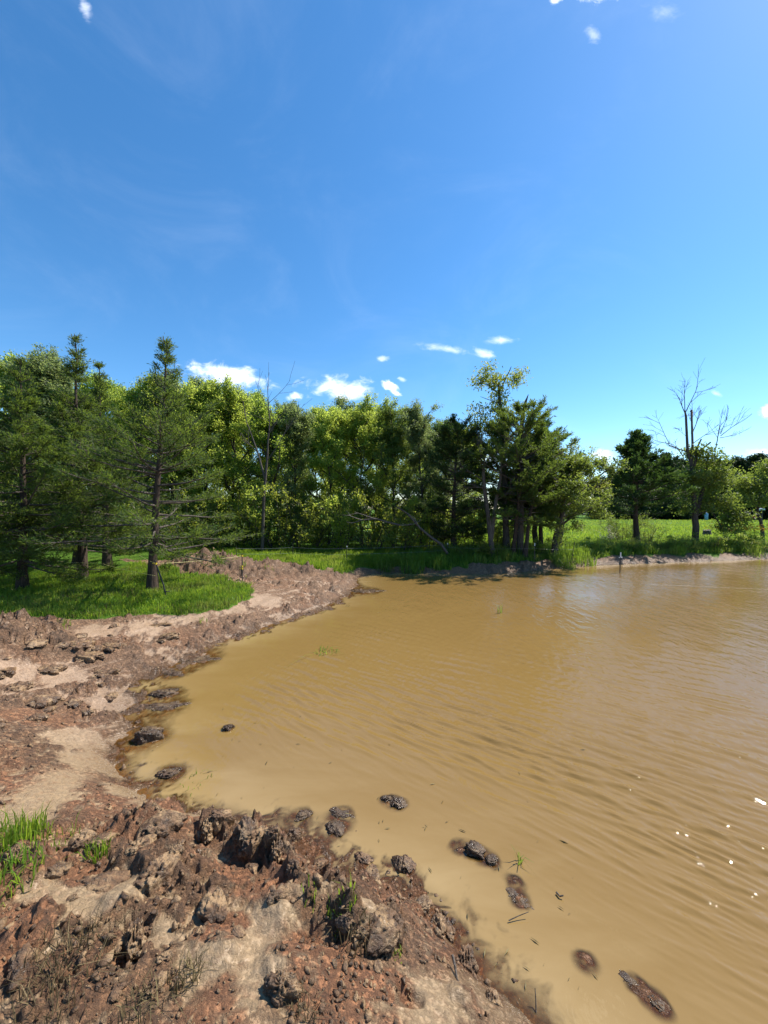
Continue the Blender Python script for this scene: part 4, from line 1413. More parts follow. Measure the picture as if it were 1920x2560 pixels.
Ye = 20.5
xe = col_x(1908, Ye)
ze = gz(xe, Ye)
R_ = lambda px, py, dy=0: rel(px, py, Ye, xe, ze, dy)
cl = []
for px, py, rx, rz, den in [(1870, 1215, .7, .4, 42), (1920, 1195, .9, .45, 42), (1960, 1230, .7, .5, 42), (1850, 1250, .4, .3, 36), (1905, 1250, .6, .35, 36), (1835, 1205, .4, .2, 34), (1930, 1165, .6, .3, 36)]:
    xx, yy_, zz = R_(px, py)
    cl.append((xx, yy_, zz, rx, .7, rz, den))
cluster_tree(403, [([(0, 0, -.05), R_(1906, 1315), R_(1900, 1300), R_(1893, 1270), R_(1900, 1230)], .09, .04), ([R_(1893, 1270), R_(1870, 1235), R_(1850, 1215)], .04, .015), ([R_(1900, 1250), R_(1930, 1210), R_(1950, 1180)], .04, .015)],
             [c[:6] + (c[6] * 1.5,) for c in cl], .115, (M['bark'], M['dead_dark'], M['oak']), 'crooked_tree', 'small tree with a crooked kinked trunk at the right edge of the far bank', (xe, Ye, ze))

# ---- far tree line, beyond the meadow
far_v = [gen_broad(501, 12, 4.2, .12, 20, 7, 6, 34, .36, .65, (0, 0), .4, .25, .30, 4), gen_broad(502, 12, 5.0, .1, 20, 7, 6, 34, .36, .65, (0, 0), .3, .25, .32, 3)]
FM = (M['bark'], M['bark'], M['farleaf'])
far_list = [(1400, 74, 1190), (1445, 84, 1200), (1488, 78, 1192), (1535, 70, 1180), (1575, 66, 1175), (1618, 64, 1150), (1655, 62, 1128), (1688, 64, 1140), (1722, 66, 1150), (1760, 64, 1150), (1800, 66, 1150),
            (1838, 62, 1140), (1872, 60, 1133), (1910, 62, 1137), (1950, 60, 1140), (2010, 58, 1130), (2080, 60, 1130), (1340, 72, 1190), (1280, 70, 1185)]
for i, (px, Y, top) in enumerate(far_list):
    gap = 1420 < px < 1510
    s = (row_z(top, Y) - .6) / 12.4
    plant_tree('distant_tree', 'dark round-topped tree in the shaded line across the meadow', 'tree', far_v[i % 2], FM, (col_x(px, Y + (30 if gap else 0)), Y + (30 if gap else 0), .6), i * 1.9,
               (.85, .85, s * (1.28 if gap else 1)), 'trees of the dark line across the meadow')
shf = gen_shrub(310, 3.2, 3.2, 20, 40, .30, .6, 9, .3)
for i, px in enumerate(list(range(1512, 1960, 30)) + [1290, 1330, 1370, 1405]):
    plant_shrub('distant_shrub', 'dark shrub under the tree line across the meadow', shf, (M['bark'], M['farleaf']), (col_x(px, 60), 60 + (i % 3) * 1.5, .55), i * 2.2, .95, 'shrubs under the far tree line')

# ------------------------------------------------------------------ grass
def blades(P, hgt, wid, rng, lean=.35, seg=2):
    n = len(P)
    az = rng.uniform(0, 2 * pi, n)
    h_ = hgt * rng.uniform(.45, 1.15, n)
    if np.ndim(wid) == 0:
        wid = np.full(n, wid)
    side = np.stack([np.cos(az), np.sin(az), np.zeros(n)], 1) * (wid * .5)[:, None]
    la = rng.uniform(0, 2 * pi, n)
    ln = np.abs(rng.normal(0, lean, n))
    ld = np.stack([np.cos(la), np.sin(la), np.zeros(n)], 1) * ln[:, None]
    up = np.array([0, 0, 1.0])
    if seg == 1:
        tip = P + (ld + up) * h_[:, None]
        Vv = np.stack([P - side, P + side, tip], 1).reshape(-1, 3)
        return Vv, np.arange(n * 3).reshape(n, 3)
    mid = P + (ld * .35 + up * .62) * h_[:, None]
    tip = P + (ld * 1.15 + up * np.maximum(.25, 1 - .5 * ln)[:, None]) * h_[:, None]
    Vv = np.stack([P - side, P + side, mid - side * .75, mid + side * .75, tip], 1).reshape(-1, 3)
    b = (np.arange(n) * 5)[:, None]
    f = np.concatenate([b + [0, 1, 3], b + [0, 3, 2], b + [2, 3, 4]], 1).reshape(-1, 3)
    return Vv, f


def scatter(n, xr, yr, test, rng, inv_y=False):
    x = rng.uniform(*xr, n)
    if inv_y:
        y = 1 / rng.uniform(1 / yr[1], 1 / yr[0], n)
        x = x * y
    else:
        y = rng.uniform(*yr, n)
    Tt = terrain(x, y)
    k = test(x, y, Tt)
    return np.stack([x[k], y[k], Tt['h'][k] - .01], 1)


g = np.random.default_rng(77)
P = scatter(90000, (-11.5, -3.0), (5.6, 12.2), lambda x, y, t: ((t['grass'] > .35 + .5 * g.uniform(size=len(x))) | ((t['d'] > .5) & (y > 6.2) & (fbm(x / .35, y / .35, 3, 47) > .42) & (g.uniform(size=len(x)) < .35))) & (t['far'] < .9), g)
Vv, f = blades(P, .105 + .06 * g.uniform(size=len(P)), .011, g, .6)
o = link('grass', mesh_np('grass', Vv, [f], False), M['grass'])
tag(o, 'short bright grass under the cedars in dappled shade', 'grass', kind='stuff')
P = scatter(16000, (-11.5, -3.0), (5.8, 12.2), lambda x, y, t: (t['grass'] > .3) & (fbm(x / .8, y / .8, 3, 49) > .05) & (t['far'] < .9), g)
Vv, f = blades(P, .15, .010, g, .8)
o = link('dry_grass', mesh_np('dry_grass', Vv, [f], False), M['straw'])
tag(o, 'dry straw-coloured stalks mixed in the cedar grass', 'grass', kind='stuff')

P = scatter(60000, (-8.0, 2.0), (12.2, 18.0), lambda x, y, t: (t['grass'] > .5 + .4 * g.uniform(size=len(x))), g)
hh = .16 + .14 * sstep(-.1, .5, fbm(P[:, 0] / .9, P[:, 1] / .9, 2, 5)) + .25 * sstep(-1.5, .2, P[:, 0]) * sstep(16.5, 13, P[:, 1])
Vv, f = blades(P, hh, .016, g, .45)
o = link('grass', mesh_np('grass', Vv, [f], False), M['grass'])
tag(o, 'sunlit grass strip between the mud heap and the wood', 'grass', kind='stuff')

P = scatter(90000, (1.0, 23.5), (13.2, 21.2), lambda x, y, t: (t['grass'] > .5) & (t['d'] < 4.2 + 1.5 * g.uniform(size=len(x))), g)
den = fbm(P[:, 0] / 1.1, P[:, 1] / 1.1, 3, 8)
hh = .22 + .42 * sstep(-.25, .5, den) * sstep(4.5, 1.0, shore(P[:, 0], P[:, 1]))
Vv, f = blades(P, hh, .020, g, .5)
o = link('tall_grass', mesh_np('tall_grass', Vv, [f], False), M['weed'])
tag(o, 'rank tall grass along the top of the far bank', 'grass', kind='stuff')

P = scatter(70000, (.15, 1.15), (17.5, 62), lambda x, y, t: (t['d'] > 3.5), g, True)
Vv, f = blades(P, .12 + .05 * g.uniform(size=len(P)), .014 + .0011 * P[:, 1], g, .6, 1)
o = link('meadow_grass', mesh_np('meadow_grass', Vv, [f], False), M['grass'])
tag(o, 'bright green mown meadow beyond the far bank', 'meadow', kind='stuff')


def tuft(name, label, px, py, z, n, hgt, wid, rad, mat, lean=.45, group=None, cat='grass tuft'):
    X, Y, zz = hit(px, py)
    rr_ = np.random.default_rng(int(px * 7 + py))
    a, q = rr_.uniform(0, 2 * pi, n), np.sqrt(rr_.uniform(0, 1, n)) * rad
    Pp = np.stack([np.cos(a) * q, np.sin(a) * q, np.zeros(n)], 1)
    Pp[:, 2] = ground_z(Pp[:, 0] + X, Pp[:, 1] + Y) - zz - .01
    if zz <= 0.001: Pp[:, 2] = -.03
    Vv, f = blades(Pp, hgt, wid, rr_, lean)
    o = link(name, mesh_np(name, Vv, [f], False), mat)
    o.location = (X, Y, zz)
    return tag(o, label, cat, group)


tuft('grass_tuft', 'large bright grass clump at the left edge of the picture on the near mud', 15, 2110, .5, 260, .16, .007, .17, M['grass'], .4)
tuft('grass_tuft', 'lower grass patch at the left edge below the large clump', 10, 2195, .5, 150, .11, .006, .14, M['grass'], .6)
tuft('grass_tuft', 'upright little green tuft beside the dark clods left of the torn ridge', 240, 2150, .5, 60, .10, .006, .05, M['grass'], .35)
tuft('grass_tuft', 'thin grass sprouting right of the large left clump', 130, 2120, .5, 50, .08, .005, .12, M['grass'], .7)
tuft('grass_tuft', 'few green shoots in the hollow behind the near ridge', 765, 2245, .4, 14, .08, .006, .05, M['grass'], .35)
tuft('grass_tuft', 'bright short shoots on the near ridge slope', 850, 2290, .4, 46, .07, .007, .07, M['grass'], .5)
tuft('grass_tuft', 'muddy grass lying on the ridge slope above the dark cut', 880, 2330, .4, 70, .09, .006, .10, M['straw'], .8)
tuft('grass_tuft', 'tiny sprig near the foot of the shore mud', 995, 2410, .3, 16, .05, .005, .03, M['grass'], .5)
tuft('grass_tuft', 'flattened dark straw tuft in the middle of the near mud', 455, 2470, .55, 80, .09, .004, .06, M['straw'], .9)
tuft('grass_tuft', 'mat of muddy straw at the lower left of the near mud', 170, 2400, .55, 130, .10, .004, .15, M['straw'], 1.1)
tuft('grass_tuft', 'straw stubs in the bottom left corner', 90, 2510, .55, 90, .09, .004, .12, M['straw'], 1.1)
tuft('grass_tuft', 'straw caught in the mud at the bottom edge', 350, 2540, .55, 60, .09, .004, .08, M['straw'], 1.0)
tuft('grass_tuft', 'straw sticking out of the dark clod at the bottom edge', 760, 2540, .5, 50, .07, .004, .06, M['straw'], 1.0)
tuft('water_weed', 'pale green sprig standing in the shallows beside the long clod', 1300, 2165, 0, 11, .14, .007, .02, M['weed'], .6, None, 'water plant')
tuft('water_weed', 'thin reed tuft alone in the middle of the pond', 1252, 1535, 0, 9, .34, .014, .06, M['weed'], .2, None, 'water plant')
tuft('water_weed', 'dark weed patch floating left of the pond centre', 815, 1632, 0, 40, .12, .012, .18, M['weed'], 2.0, None, 'water plant')
tuft('water_weed', 'weed sprigs in the shallows below the largest left clod', 490, 1965, 0, 22, .09, .006, .12, M['weed'], 1.4, None, 'water plant')

# tall clumps on the far bank
for px, py, n, hh, rad, mat, lab in [(1150, 1408, 0, 0, 0, None, '')]:
    pass
for i, (px, Y, n, hh, rad, lab) in enumerate([(1030, 14.3, 260, .62, .45, 'arching grass clump at the pond corner beside the mown strip'), (960, 14.4, 200, .5, .4, 'grass clump left of the arching one'), (1090, 14.5, 180, .5, .4, 'grass clump in shade under the dark cedar'),
                                              (1405, 15.6, 260, .55, .5, 'sunlit grass clump below the leaning trunk'), (1455, 16.2, 260, .5, .55, 'sunlit grass clump at the foot of the bright field'), (1870, 18.6, 260, .6, .6, 'green clump under the orange flowers')]):
    X = col_x(px, Y)
    rr_ = np.random.default_rng(900 + i)
    a, q = rr_.uniform(0, 2 * pi, n), np.sqrt(rr_.uniform(0, 1, n)) * rad
    Pp = np.stack([np.cos(a) * q, np.sin(a) * q, np.zeros(n)], 1)
    z0 = gz(X, Y)
    Pp[:, 2] = ground_z(Pp[:, 0] + X, Pp[:, 1] + Y) - z0 - .01
    Vv, f = blades(Pp, hh, .02, rr_, .55)
    o = link('grass_clump', mesh_np('grass_clump', Vv, [f], False), M['weed'])
    o.location = (X, Y, z0)
    tag(o, lab, 'grass clump')
wf = gen_shrub(307, .95, .8, 26, 14, .06, .5, 6, .06)
t = plant_shrub('flowering_weed', 'weeds with orange-yellow flower heads near the crooked tree', wf, (M['weed'], M['weed']), stand(1862, 19.6), 0, 1, None, 'wild flowers')
fr_ = np.random.default_rng(31)
c = fr_.normal(size=(420, 3)) * np.array([.75, .4, .10]) + np.array([0, 0, 1.02])
lv, lq = leaves(c, fr_.normal(size=c.shape), .075, .7, fr_)
link('flower_heads', mesh_np('flower_heads', lv, [lq], False), M['flower'], t)['kind'] = 'stuff'
for i, (px, Y, sc, lab) in enumerate([(1545, 18.4, .45, 'low dark weeds under the far-bank cedar'), (1600, 18.3, .4, 'low dark weeds right of the cedar trunk foot'), (1700, 18.5, .42, 'shaded weeds left of the half-dead tree foot'), (1770, 18.9, .5, 'leafy weeds right of the half-dead tree foot'),
                                      (1240, 16.0, .5, 'weeds in black shade among the clump trunks'), (1340, 16.4, .45, 'low weeds between the leaning trunks'), (1160, 15.7, .45, 'weeds in shade left of the dead tangle'), (1650, 18.4, .4, 'low weeds below the bare soil patch'),
                                      (1500, 17.6, .42, 'weeds at the left foot of the rounded bush'), (1672, 18.6, .45, 'dark weeds midway between the far-bank cedar and the half-dead tree'), (1730, 18.4, .42, 'dark weeds before the half-dead tree foot'),  # this row and the next: weeds added dark-leaved to stand in for bank shade
                                      (1815, 18.8, .5, 'dark weeds left of the orange flowers'), (1900, 19.0, .5, 'dark weeds before the crooked trunk'), (1575, 18.0, .42, 'dark weeds before the far-bank cedar foot')]):
    plant_shrub('weed', lab, sh[i % 3], (M['bark'], M['maple2']), stand(px, Y), i, (sc * 1.5, sc * 1.2, sc * .72), 'weeds on the far bank', 'weeds')


# ------------------------------------------------------------------ clods of mud
def ico(sub):
    import bmesh
    bm = bmesh.new()
    bmesh.ops.create_icosphere(bm, subdivisions=sub, radius=1.0)
    V = np.array([v.co[:] for v in bm.verts])
    Fc = np.array([[v.index for v in f.verts] for f in bm.faces])
    bm.free()
    return V, Fc


ICO5, ICO3 = ico(5), ico(3)


def clod_mesh(seed, sq=(1, 1, .7), jag=.55, src=ICO5, ridge=.35):
    V, Fc = src
    rng = np.random.default_rng(seed)
    o = rng.uniform(0, 50, 3)
    n1 = noise3(V * 1.3 + o, seed) - .5
    n2 = np.abs(noise3(V * 3.1 + o, seed + 1) - .5) * 2
    n3 = np.abs(noise3(V * 7.5 + o, seed + 2) - .5) * 2
    n4 = noise3(V * 17 + o, seed + 3) - .5
    n5 = np.abs(noise3(V * 12 + o, seed + 4) - .5) * 2
    r = 1 + jag * 1.5 * n1 - ridge * (n2 - .5) * 1.1 - .30 * (n3 - .5) - .16 * (n5 - .5) + .14 * n4
    W_ = V * r[:, None] * np.array(sq)
    # flat broken facets
    for k in range(5):
        nn_ = unit(rng.normal(size=3) * np.array([1, 1, .6]))
        lim = rng.uniform(.55, .85)
        pr = W_ @ nn_
        ex = np.maximum(pr - lim, 0)
        W_ = W_ - ex[:, None] * .8 * nn_[None]
    return mesh_np('mud_clod', W_, [Fc], True)


ICO4 = ico(4)


def ragged_clod(seed, sq, jag=.6, subs=5):
    """one broken lump with smaller lumps stuck to it"""
    rng = np.random.default_rng(seed * 3)
    b = Bag()
    for i in range(subs + 1):
        me_ = clod_mesh(seed * 10 + i, sq if i == 0 else tuple(rng.uniform(.55, 1.15, 3)), jag, ICO5 if i == 0 else ICO4, .5)
        n = len(me_.vertices)
        co = np.empty(n * 3, dtype=np.float32)
        me_.vertices.foreach_get('co', co)
        co = co.reshape(-1, 3)
        bpy.data.meshes.remove(me_)
        if i:
            a_ = rng.uniform(0, 2 * pi)
            r_ = rng.uniform(.28, .52)
            co = co * r_ + np.array([cos(a_) * .85 * sq[0], sin(a_) * .85 * sq[1], rng.uniform(-.35, .35) * sq[2]])
        b.add(co, None, (ICO5 if i == 0 else ICO4)[1])
    return b.mesh('mud_clod')


SHAPES = [(1, .9, .7), (.9, .75, .85), (1.1, .7, .5), (.8, .75, 1.0), (1.4, .5, .32), (.9, .9, .75)]
CL = [ragged_clod(10 + i, q_) for i, q_ in enumerate(SHAPES)]
CW = []
for m_ in CL:
    w_ = m_.copy()
    m_.materials.append(M['clod'])
    w_.materials.append(M['soaked'])
    CW.append(w_)


def clod(px, py, wpx, hpx, v, label, group=None, rz=None, sink=.25, on_water=False):
    X, Y = at(px, py, .0)
    zz = 0.0
    sc = wpx / F * Y / 2
    if not on_water:
        X, Y, zz = hit(px, py + hpx * .3)
        sc = wpx / F * Y / 2
        Y += sc * .3
        X = (px - 960) / F * Y
        a_ = np.arange(8) * pi / 4
        zz = float(np.quantile(ground_z(X + .7 * sc * np.cos(a_), Y + .6 * sc * np.sin(a_)), .35))
        sink += .22
    else:
        zz = -.01
    o = bpy.data.objects.new('mud_clod', (CW if on_water else CL)[v])
    COL.objects.link(o)
    slant = math.hypot(F, py - HOR) / F
    hz = hpx / F * Y / 2 * slant * (.8 if on_water else 1)
    if on_water: sink += .12
    o.scale = (sc * 1.05, sc * .9, hz)
    o.location = (X, Y, zz + hz * (1 - 2 * sink) * .8)
    o.rotation_euler = (0, 0, rz if rz is not None else (px * 1.7) % 6.28)
    return tag(o, label, 'mud clod', group)


clod(370, 1848, 62, 58, 3, 'biggest dark clod standing in the left shallows, grass on its crown', rz=.3, on_water=True)
clod(568, 1824, 28, 24, 3, 'small dark clod alone in the water right of the biggest one', on_water=True, rz=1)
clod(425, 1938, 46, 28, 2, 'low wet clod in the shallows below the biggest clod', on_water=True, rz=.2)
clod(966, 2003, 22, 16, 1, 'left one of two wet clods well out from the ridge', on_water=True)
clod(995, 2013, 40, 24, 0, 'right one of two wet clods well out from the ridge', on_water=True)
clod(752, 2046, 38, 24, 2, 'dark clod in the water above the round one by the ridge', on_water=True)
clod(855, 2042, 44, 20, 4, 'flat angular clod at the top of the weedy shallows', on_water=True, rz=-.3)
clod(838, 2076, 46, 26, 0, 'knobbly glistening clod in the weedy shallows', on_water=True)
clod(734, 2096, 34, 30, 5, 'round dark clod at the tip of the ridge')
clod(1190, 2136, 48, 36, 3, 'long pale-topped clod in the water beside the green sprig, left half', on_water=True, rz=-.6)
clod(1232, 2160, 30, 26, 3, 'stubby dark clod touching the long pale-topped one', on_water=True)
clod(1146, 2122, 26, 10, 4, 'flat chip of mud left of the long pale-topped clod', on_water=True)
clod(1305, 2262, 52, 16, 4, 'thin slanting strip of mud in the open shallows', on_water=True, rz=-.75)
clod(1291, 2212, 12, 8, 0, 'tiny dark speck of mud above the slanting strip', on_water=True)
clod(1602, 2480, 56, 14, 4, 'dark weedy mud breaking the surface near the bottom right', on_water=True, rz=-.6)
clod(1660, 2530, 40, 20, 2, 'wet mud lump just inside the bottom right shallows', on_water=True, rz=-.8)
clod(1470, 2415, 60, 8, 4, 'reddish mud barely breaking the surface', on_water=True, rz=-.3)
clod(490, 1650, 80, 12, 4, 'dark mud bar lying across the upper left shallows', on_water=True, rz=0)
clod(430, 1685, 50, 14, 4, 'slanting mud bar below the upper one', on_water=True, rz=-.5)
clod(415, 1735, 52, 24, 2, 'ragged peaked clod at the upper left shallows', on_water=True, rz=.2)
clod(420, 1768, 66, 16, 4, 'long low clod below the ragged peaked one', on_water=True, rz=.25)
clod(920, 1440, 18, 10, 1, 'round clod on the shore at the far pond corner')
clod(920, 1478, 60, 8, 4, 'dark bar of mud in the far left shallows', on_water=True, rz=0)
# the torn ridge
clod(548, 2056, 56, 56, 3, 'tallest jagged clod of the torn ridge, pointed against the water', rz=.5)
clod(520, 2080, 44, 44, 1, 'dark clod leaning on the tallest jagged one')
clod(612, 2080, 62, 60, 0, 'broad peaked clod in the middle of the torn ridge', rz=2)
clod(640, 2110, 56, 54, 1, 'furrowed clod right of the broad peaked one', rz=1)
clod(678, 2100, 42, 56, 3, 'narrow upright clod at the right end of the torn ridge', rz=2.4)
clod(690, 2128, 44, 50, 1, 'pale-faced clod at the foot of the narrow upright one')
clod(732, 2168, 34, 36, 5, 'blunt dark clod overhanging the hollow below the ridge')
clod(395, 2080, 90, 52, 0, 'largest dark slab of turf at the left of the ridge', rz=.4)
clod(355, 2110, 60, 44, 2, 'overturned dark turf left of the largest slab')
clod(1170, 2418, 56, 44, 1, 'block of clay with a dark side at the shore by the stick')
clod(985, 2330, 60, 46, 5, 'square-cut block of earth on the near slope', rz=.2)
clod(1100, 2320, 38, 34, 0, 'dark lump at the water edge above the pale mud')
clod(870, 2325, 48, 32, 0, 'grassy clod left of the square-cut block')
clod(390, 2205, 90, 60, 1, 'lump above the deepest shadow of the near mud', rz=1.2)
clod(250, 2230, 110, 40, 2, 'long dark lump left of the deepest shadow', rz=.1)
clod(330, 2365, 62, 60, 1, 'dark pitted lump right of the pale smooth slabs')
clod(700, 2500, 70, 46, 1, 'dark lump between orange clay and the bottom edge')
clod(1010, 2175, 50, 30, 0, 'weedy dark lump where the debris lies at the water edge')
clod(930, 2195, 50, 20, 2, 'low lump along the near water edge')
clod(300, 1600, 40, 14, 2, 'flat dark clod on the smooth left bank')
clod(390, 1565, 40, 10, 4, 'flat dark slab on the far part of the left bank')
clod(175, 1760, 40, 24, 0, 'dark clod by the small puddle of the left bank')
clod(128, 1680, 40, 24, 1, 'dark clod near the crest of the left bank')

lr = np.random.default_rng(63)
done = 0
while done < 34:
    px_, py_ = lr.uniform(0, 560), lr.uniform(1545, 1800)
    X_, Y_ = at(px_, py_, .3)
    tt = terrain(np.array([X_]), np.array([Y_]))
    if tt['d'][0] < .1 or tt['grass'][0] > .2:
        continue
    w_ = float(np.exp(lr.normal(math.log(26), .4)))
    clod(px_, py_, w_, w_ * .55, int(lr.integers(0, 6)), 'small dark clod strewn on the churned left bank', 'small clods on the left bank', sink=.2)
    done += 1
done = 0
while done < 36:
    px_, py_ = lr.uniform(0, 1250), lr.uniform(2080, 2545)
    X_, Y_ = at(px_, py_, .4)
    tt = terrain(np.array([X_]), np.array([Y_]))
    if tt['d'][0] < .06 or tt['grass'][0] > .2 or tt['slur'][0] > .6:
        continue
    w_ = float(np.exp(lr.normal(math.log(40), .4)))
    clod(px_, py_, w_, w_ * .6, int(lr.integers(0, 6)), 'small lump of dug earth on the near bank', 'small lumps on the near bank', sink=.22)
    done += 1

# countless crumbs
V3, F3 = ico(1)
cr = np.random.default_rng(91)
ncr = 3200
ux = cr.uniform(-1.02, .35, ncr * 3)
uy = 1 / cr.uniform(1 / 13.5, 1 / 1.25, ncr * 3)
cx_, cy_ = ux * uy, uy
Tc = terrain(cx_, cy_)
k = (Tc['d'] > -.12) & (Tc['grass'] < .3) & (Tc['slur'] < .5) & (cr.uniform(size=len(cx_)) < .25 + .75 * sstep(-.2, .4, fbm(cx_ / .5, cy_ / .5, 3, 15)))
cx_, cy_, cz_ = cx_[k][:ncr], cy_[k][:ncr], Tc['h'][k][:ncr]
n = len(cx_)
szs = np.exp(cr.normal(math.log(.0058), .5, n)) * (.8 + .12 * cy_)
Vc = V3[None] * (1 + .35 * cr.normal(size=(n, len(V3), 1))) * szs[:, None, None] * cr.uniform(.6, 1.3, (n, 1, 3))
Vc = Vc + np.stack([cx_, cy_, np.maximum(cz_, -.005) + szs * .25], 1)[:, None]
Fcr = (F3[None] + (np.arange(n) * len(V3))[:, None, None]).reshape(-1, 3)
o = link('mud_crumbs', mesh_np('mud_crumbs', Vc.reshape(-1, 3), [Fcr], True), M['clod'])
tag(o, 'dark crumbs of mud strewn over the bank', 'mud', kind='stuff')

# floating flecks
fl = np.random.default_rng(17)
fx_, fy_ = at(fl.uniform(350, 1500, 260), fl.uniform(1480, 2500, 260), 0)
Td = shore(fx_, fy_)
k = (Td < -.03) & (fl.uniform(size=260) < .15 + np.exp(Td * 1.2))
c = np.stack([fx_[k], fy_[k], np.full(k.sum(), .006)], 1)
az = fl.uniform(0, 2 * pi, len(c))
lv, lq = leaves(c, np.stack([np.cos(az), np.sin(az), az * 0], 1), .035, .16, fl, 6, .8)
tag(link('debris', mesh_np('debris', lv, [lq], False), M['straw']), 'flecks of straw floating near the shore', 'debris', kind='stuff')

# sticks
def stick(name, label, pts, r, mat, cat='stick'):
    pts = np.array([(*at(px, py, z), z) for px, py, z in pts])
    b = Bag()
    b.tube(pts - pts[0], np.linspace(r, r * .6, len(pts)), 6)
    o = link(name, b.mesh(name), mat)
    o.location = pts[0]
    return tag(o, label, cat)


zst = hit(1145, 2450)[2]
stick('stick', 'dark crooked stick lying on the pale shore mud', [(1133, 2400, zst + .04), (1140, 2430, zst + .03), (1144, 2460, zst + .025), (1158, 2490, zst + .02)], .007, M['dead_dark'])
stick('twig', 'thin twig rising from the shallows by the slanting strip', [(1275, 2312, .01), (1300, 2300, .02), (1325, 2290, .03)], .003, M['dead_dark'], 'twig')
stick('twig', 'thin upright twig at the bottom of the shore', [(1345, 2548, .0), (1344, 2510, .03), (1342, 2485, .06)], .003, M['dead_dark'], 'twig')
stick('floating_leaf_stem', 'curled dark leaf stem afloat right of the slanting strip', [(1395, 2240, .01), (1404, 2250, .012), (1413, 2248, .02)], .006, M['dead_dark'], 'leaf')
stick('twig', 'bare twig poking from the weedy lump at the water edge', [(1005, 2180, .03), (1007, 2165, .08), (1010, 2150, .13)], .004, M['dead_dark'], 'twig')
for nm, lab, pts, r in [('branch', 'dead branch lying in the grass beside the thick cedar trunk', [(215, 1440, .42), (250, 1428, .6), (300, 1412, .8)], .02)]:
    stick(nm, lab, pts, r, M['dead_dark'], 'branch')


# ------------------------------------------------------------------ fence posts and wires
def step_post(px, py_top, py_bot, label, lean_px=0, insul=(), mat='black', r=.012, group=None, Yset=None, cap=None):
    if Yset is None:
        X, Y = at(px, py_bot, .42)
        for _ in range(5):
            X, Y = at(px, py_bot, gz(X, Y))
    else:
        Y = Yset
        X = col_x(px, Y)
    z0 = max(gz(X, Y), -.4)
    t = thing('fence_post', label, 'fence post', (X, Y, z0), 0, group)
    hgt = row_z(py_top, Y) - z0
    dx = lean_px / F * Y
    top = np.array([dx, 0, hgt])
    b = Bag()
    b.tube([(0, 0, -.15), top * .33, top * .66, top], [r, r, r, r * .9], 8)
    link('shaft', b.mesh('shaft'), M[mat], t)
    b = Bag()
    b.box((-.05, -.008, .10), (.05, .008, .115))
    link('foot_step', b.mesh('foot_step'), M[mat], t)
    for fz in insul:
        c = top * fz
        b = Bag()
        b.tube([c + (0, 0, -.022), c + (0, 0, .022)], .022, 8)
        b.tube([c + (0, 0, .0), c + (-.05, -.02, 0), c + (-.06, -.02, .02)], .008, 6)
        link('insulator', b.mesh('insulator'), M['yellow'], t)
    if cap:
        b = Bag()
        b.tube([top - np.array([0, 0, cap]), top + np.array([0, 0, .005])], r * 1.35, 8)
        link('cap', b.mesh('cap'), M['white'], t)
    return t, (X, Y, z0), top


G_ = 'step-in fence posts'
pA, lA, tA = step_post(605, 1384, 1455, 'black step-in post with yellow insulators at the end of the mud heap', 0, (.92, .55, .47), 'black', .014, G_)
pB, lB, tB = step_post(418, 1400, 1492, 'black rod leaning left against the lone cedar trunk', -32, (.9,), 'black', .016, G_)
posts = [(732, 1360, 1400, 'dark post in the middle of the mown strip', 0, 'black', None), (867, 1365, 1408, 'dark post half sunk in tall grass right of the mown strip', 0, 'black', .04),
         (701, 1378, 1392, 'short thin post just left of the mown strip middle', 0, 'steel', None), (590, 1365, 1406, 'faint post at the left end of the mown strip', 0, 'black', None),
         (1119, 1358, 1390, 'thin post in the shade of the dark cedar', 0, 'steel', .04), (1337, 1358, 1398, 'white-topped post in shade between the leaning trunks', 0, 'steel', .10),
         (1428, 1355, 1396, 'leaning post at the foot of the bright field', 9, 'steel', None), (1622, 1348, 1372, 'dark post right of the far-bank cedar trunk', 2, 'steel', None),
         (1709, 1345, 1372, 'dark post left of the half-dead tree trunk', 1, 'steel', None), (1796, 1345, 1372, 'white-tipped post right of the half-dead tree trunk', 1, 'steel', .06)]
tops = {}
for px, a, b_, lab, ln, mt, cap in posts:
    Yp = {732: 14.6, 867: 14.4, 701: 15.3, 590: 13.8}.get(px)
    if Yp is None:
        Yp = 15.6 if px < 1500 else 18.6
    p_, l_, t_ = step_post(px, a, b_, lab, ln, (), mt, .014, G_, Yp, cap)
    tops[px] = (np.array(l_), t_)

X, Y = at(1550, 1432, 0)
t = thing('marker_stake', 'thin brown stake with a white top standing in the pond near the far bank', 'stake', (X, Y, 0))
hs_ = row_z(1381, Y)
b = Bag()
b.tube([(0, 0, -.4), (.02, 0, hs_ * .5), (.03, 0, hs_ * .78)], .017, 8)
link('shaft', b.mesh('shaft'), M['steel'], t)
b = Bag()
b.tube([(.03, 0, hs_ * .76), (.032, 0, hs_)], .02, 8)
link('cap', b.mesh('cap'), M['white'], t)
b = Bag()
b.tube([(-.03, 0, hs_ * .74), (.09, 0, hs_ * .76)], .012, 6)
link('clip', b.mesh('clip'), M['white'], t)


def wire(label, pts, r, mat, sag=.03, group='fence wires'):
    pts = [np.array(p, float) for p in pts]
    b = Bag()
    for p, q in zip(pts[:-1], pts[1:]):
        s = np.linspace(0, 1, 9)[:, None]
        L = p * (1 - s) + q * s
        L[:, 2] -= sag * 4 * (s * (1 - s))[:, 0]
        b.tube(L - pts[0], r, 5)
    o = link('fence_wire', b.mesh('fence_wire'), M[mat])
    o.location = pts[0]
    return tag(o, label, 'wire', group)


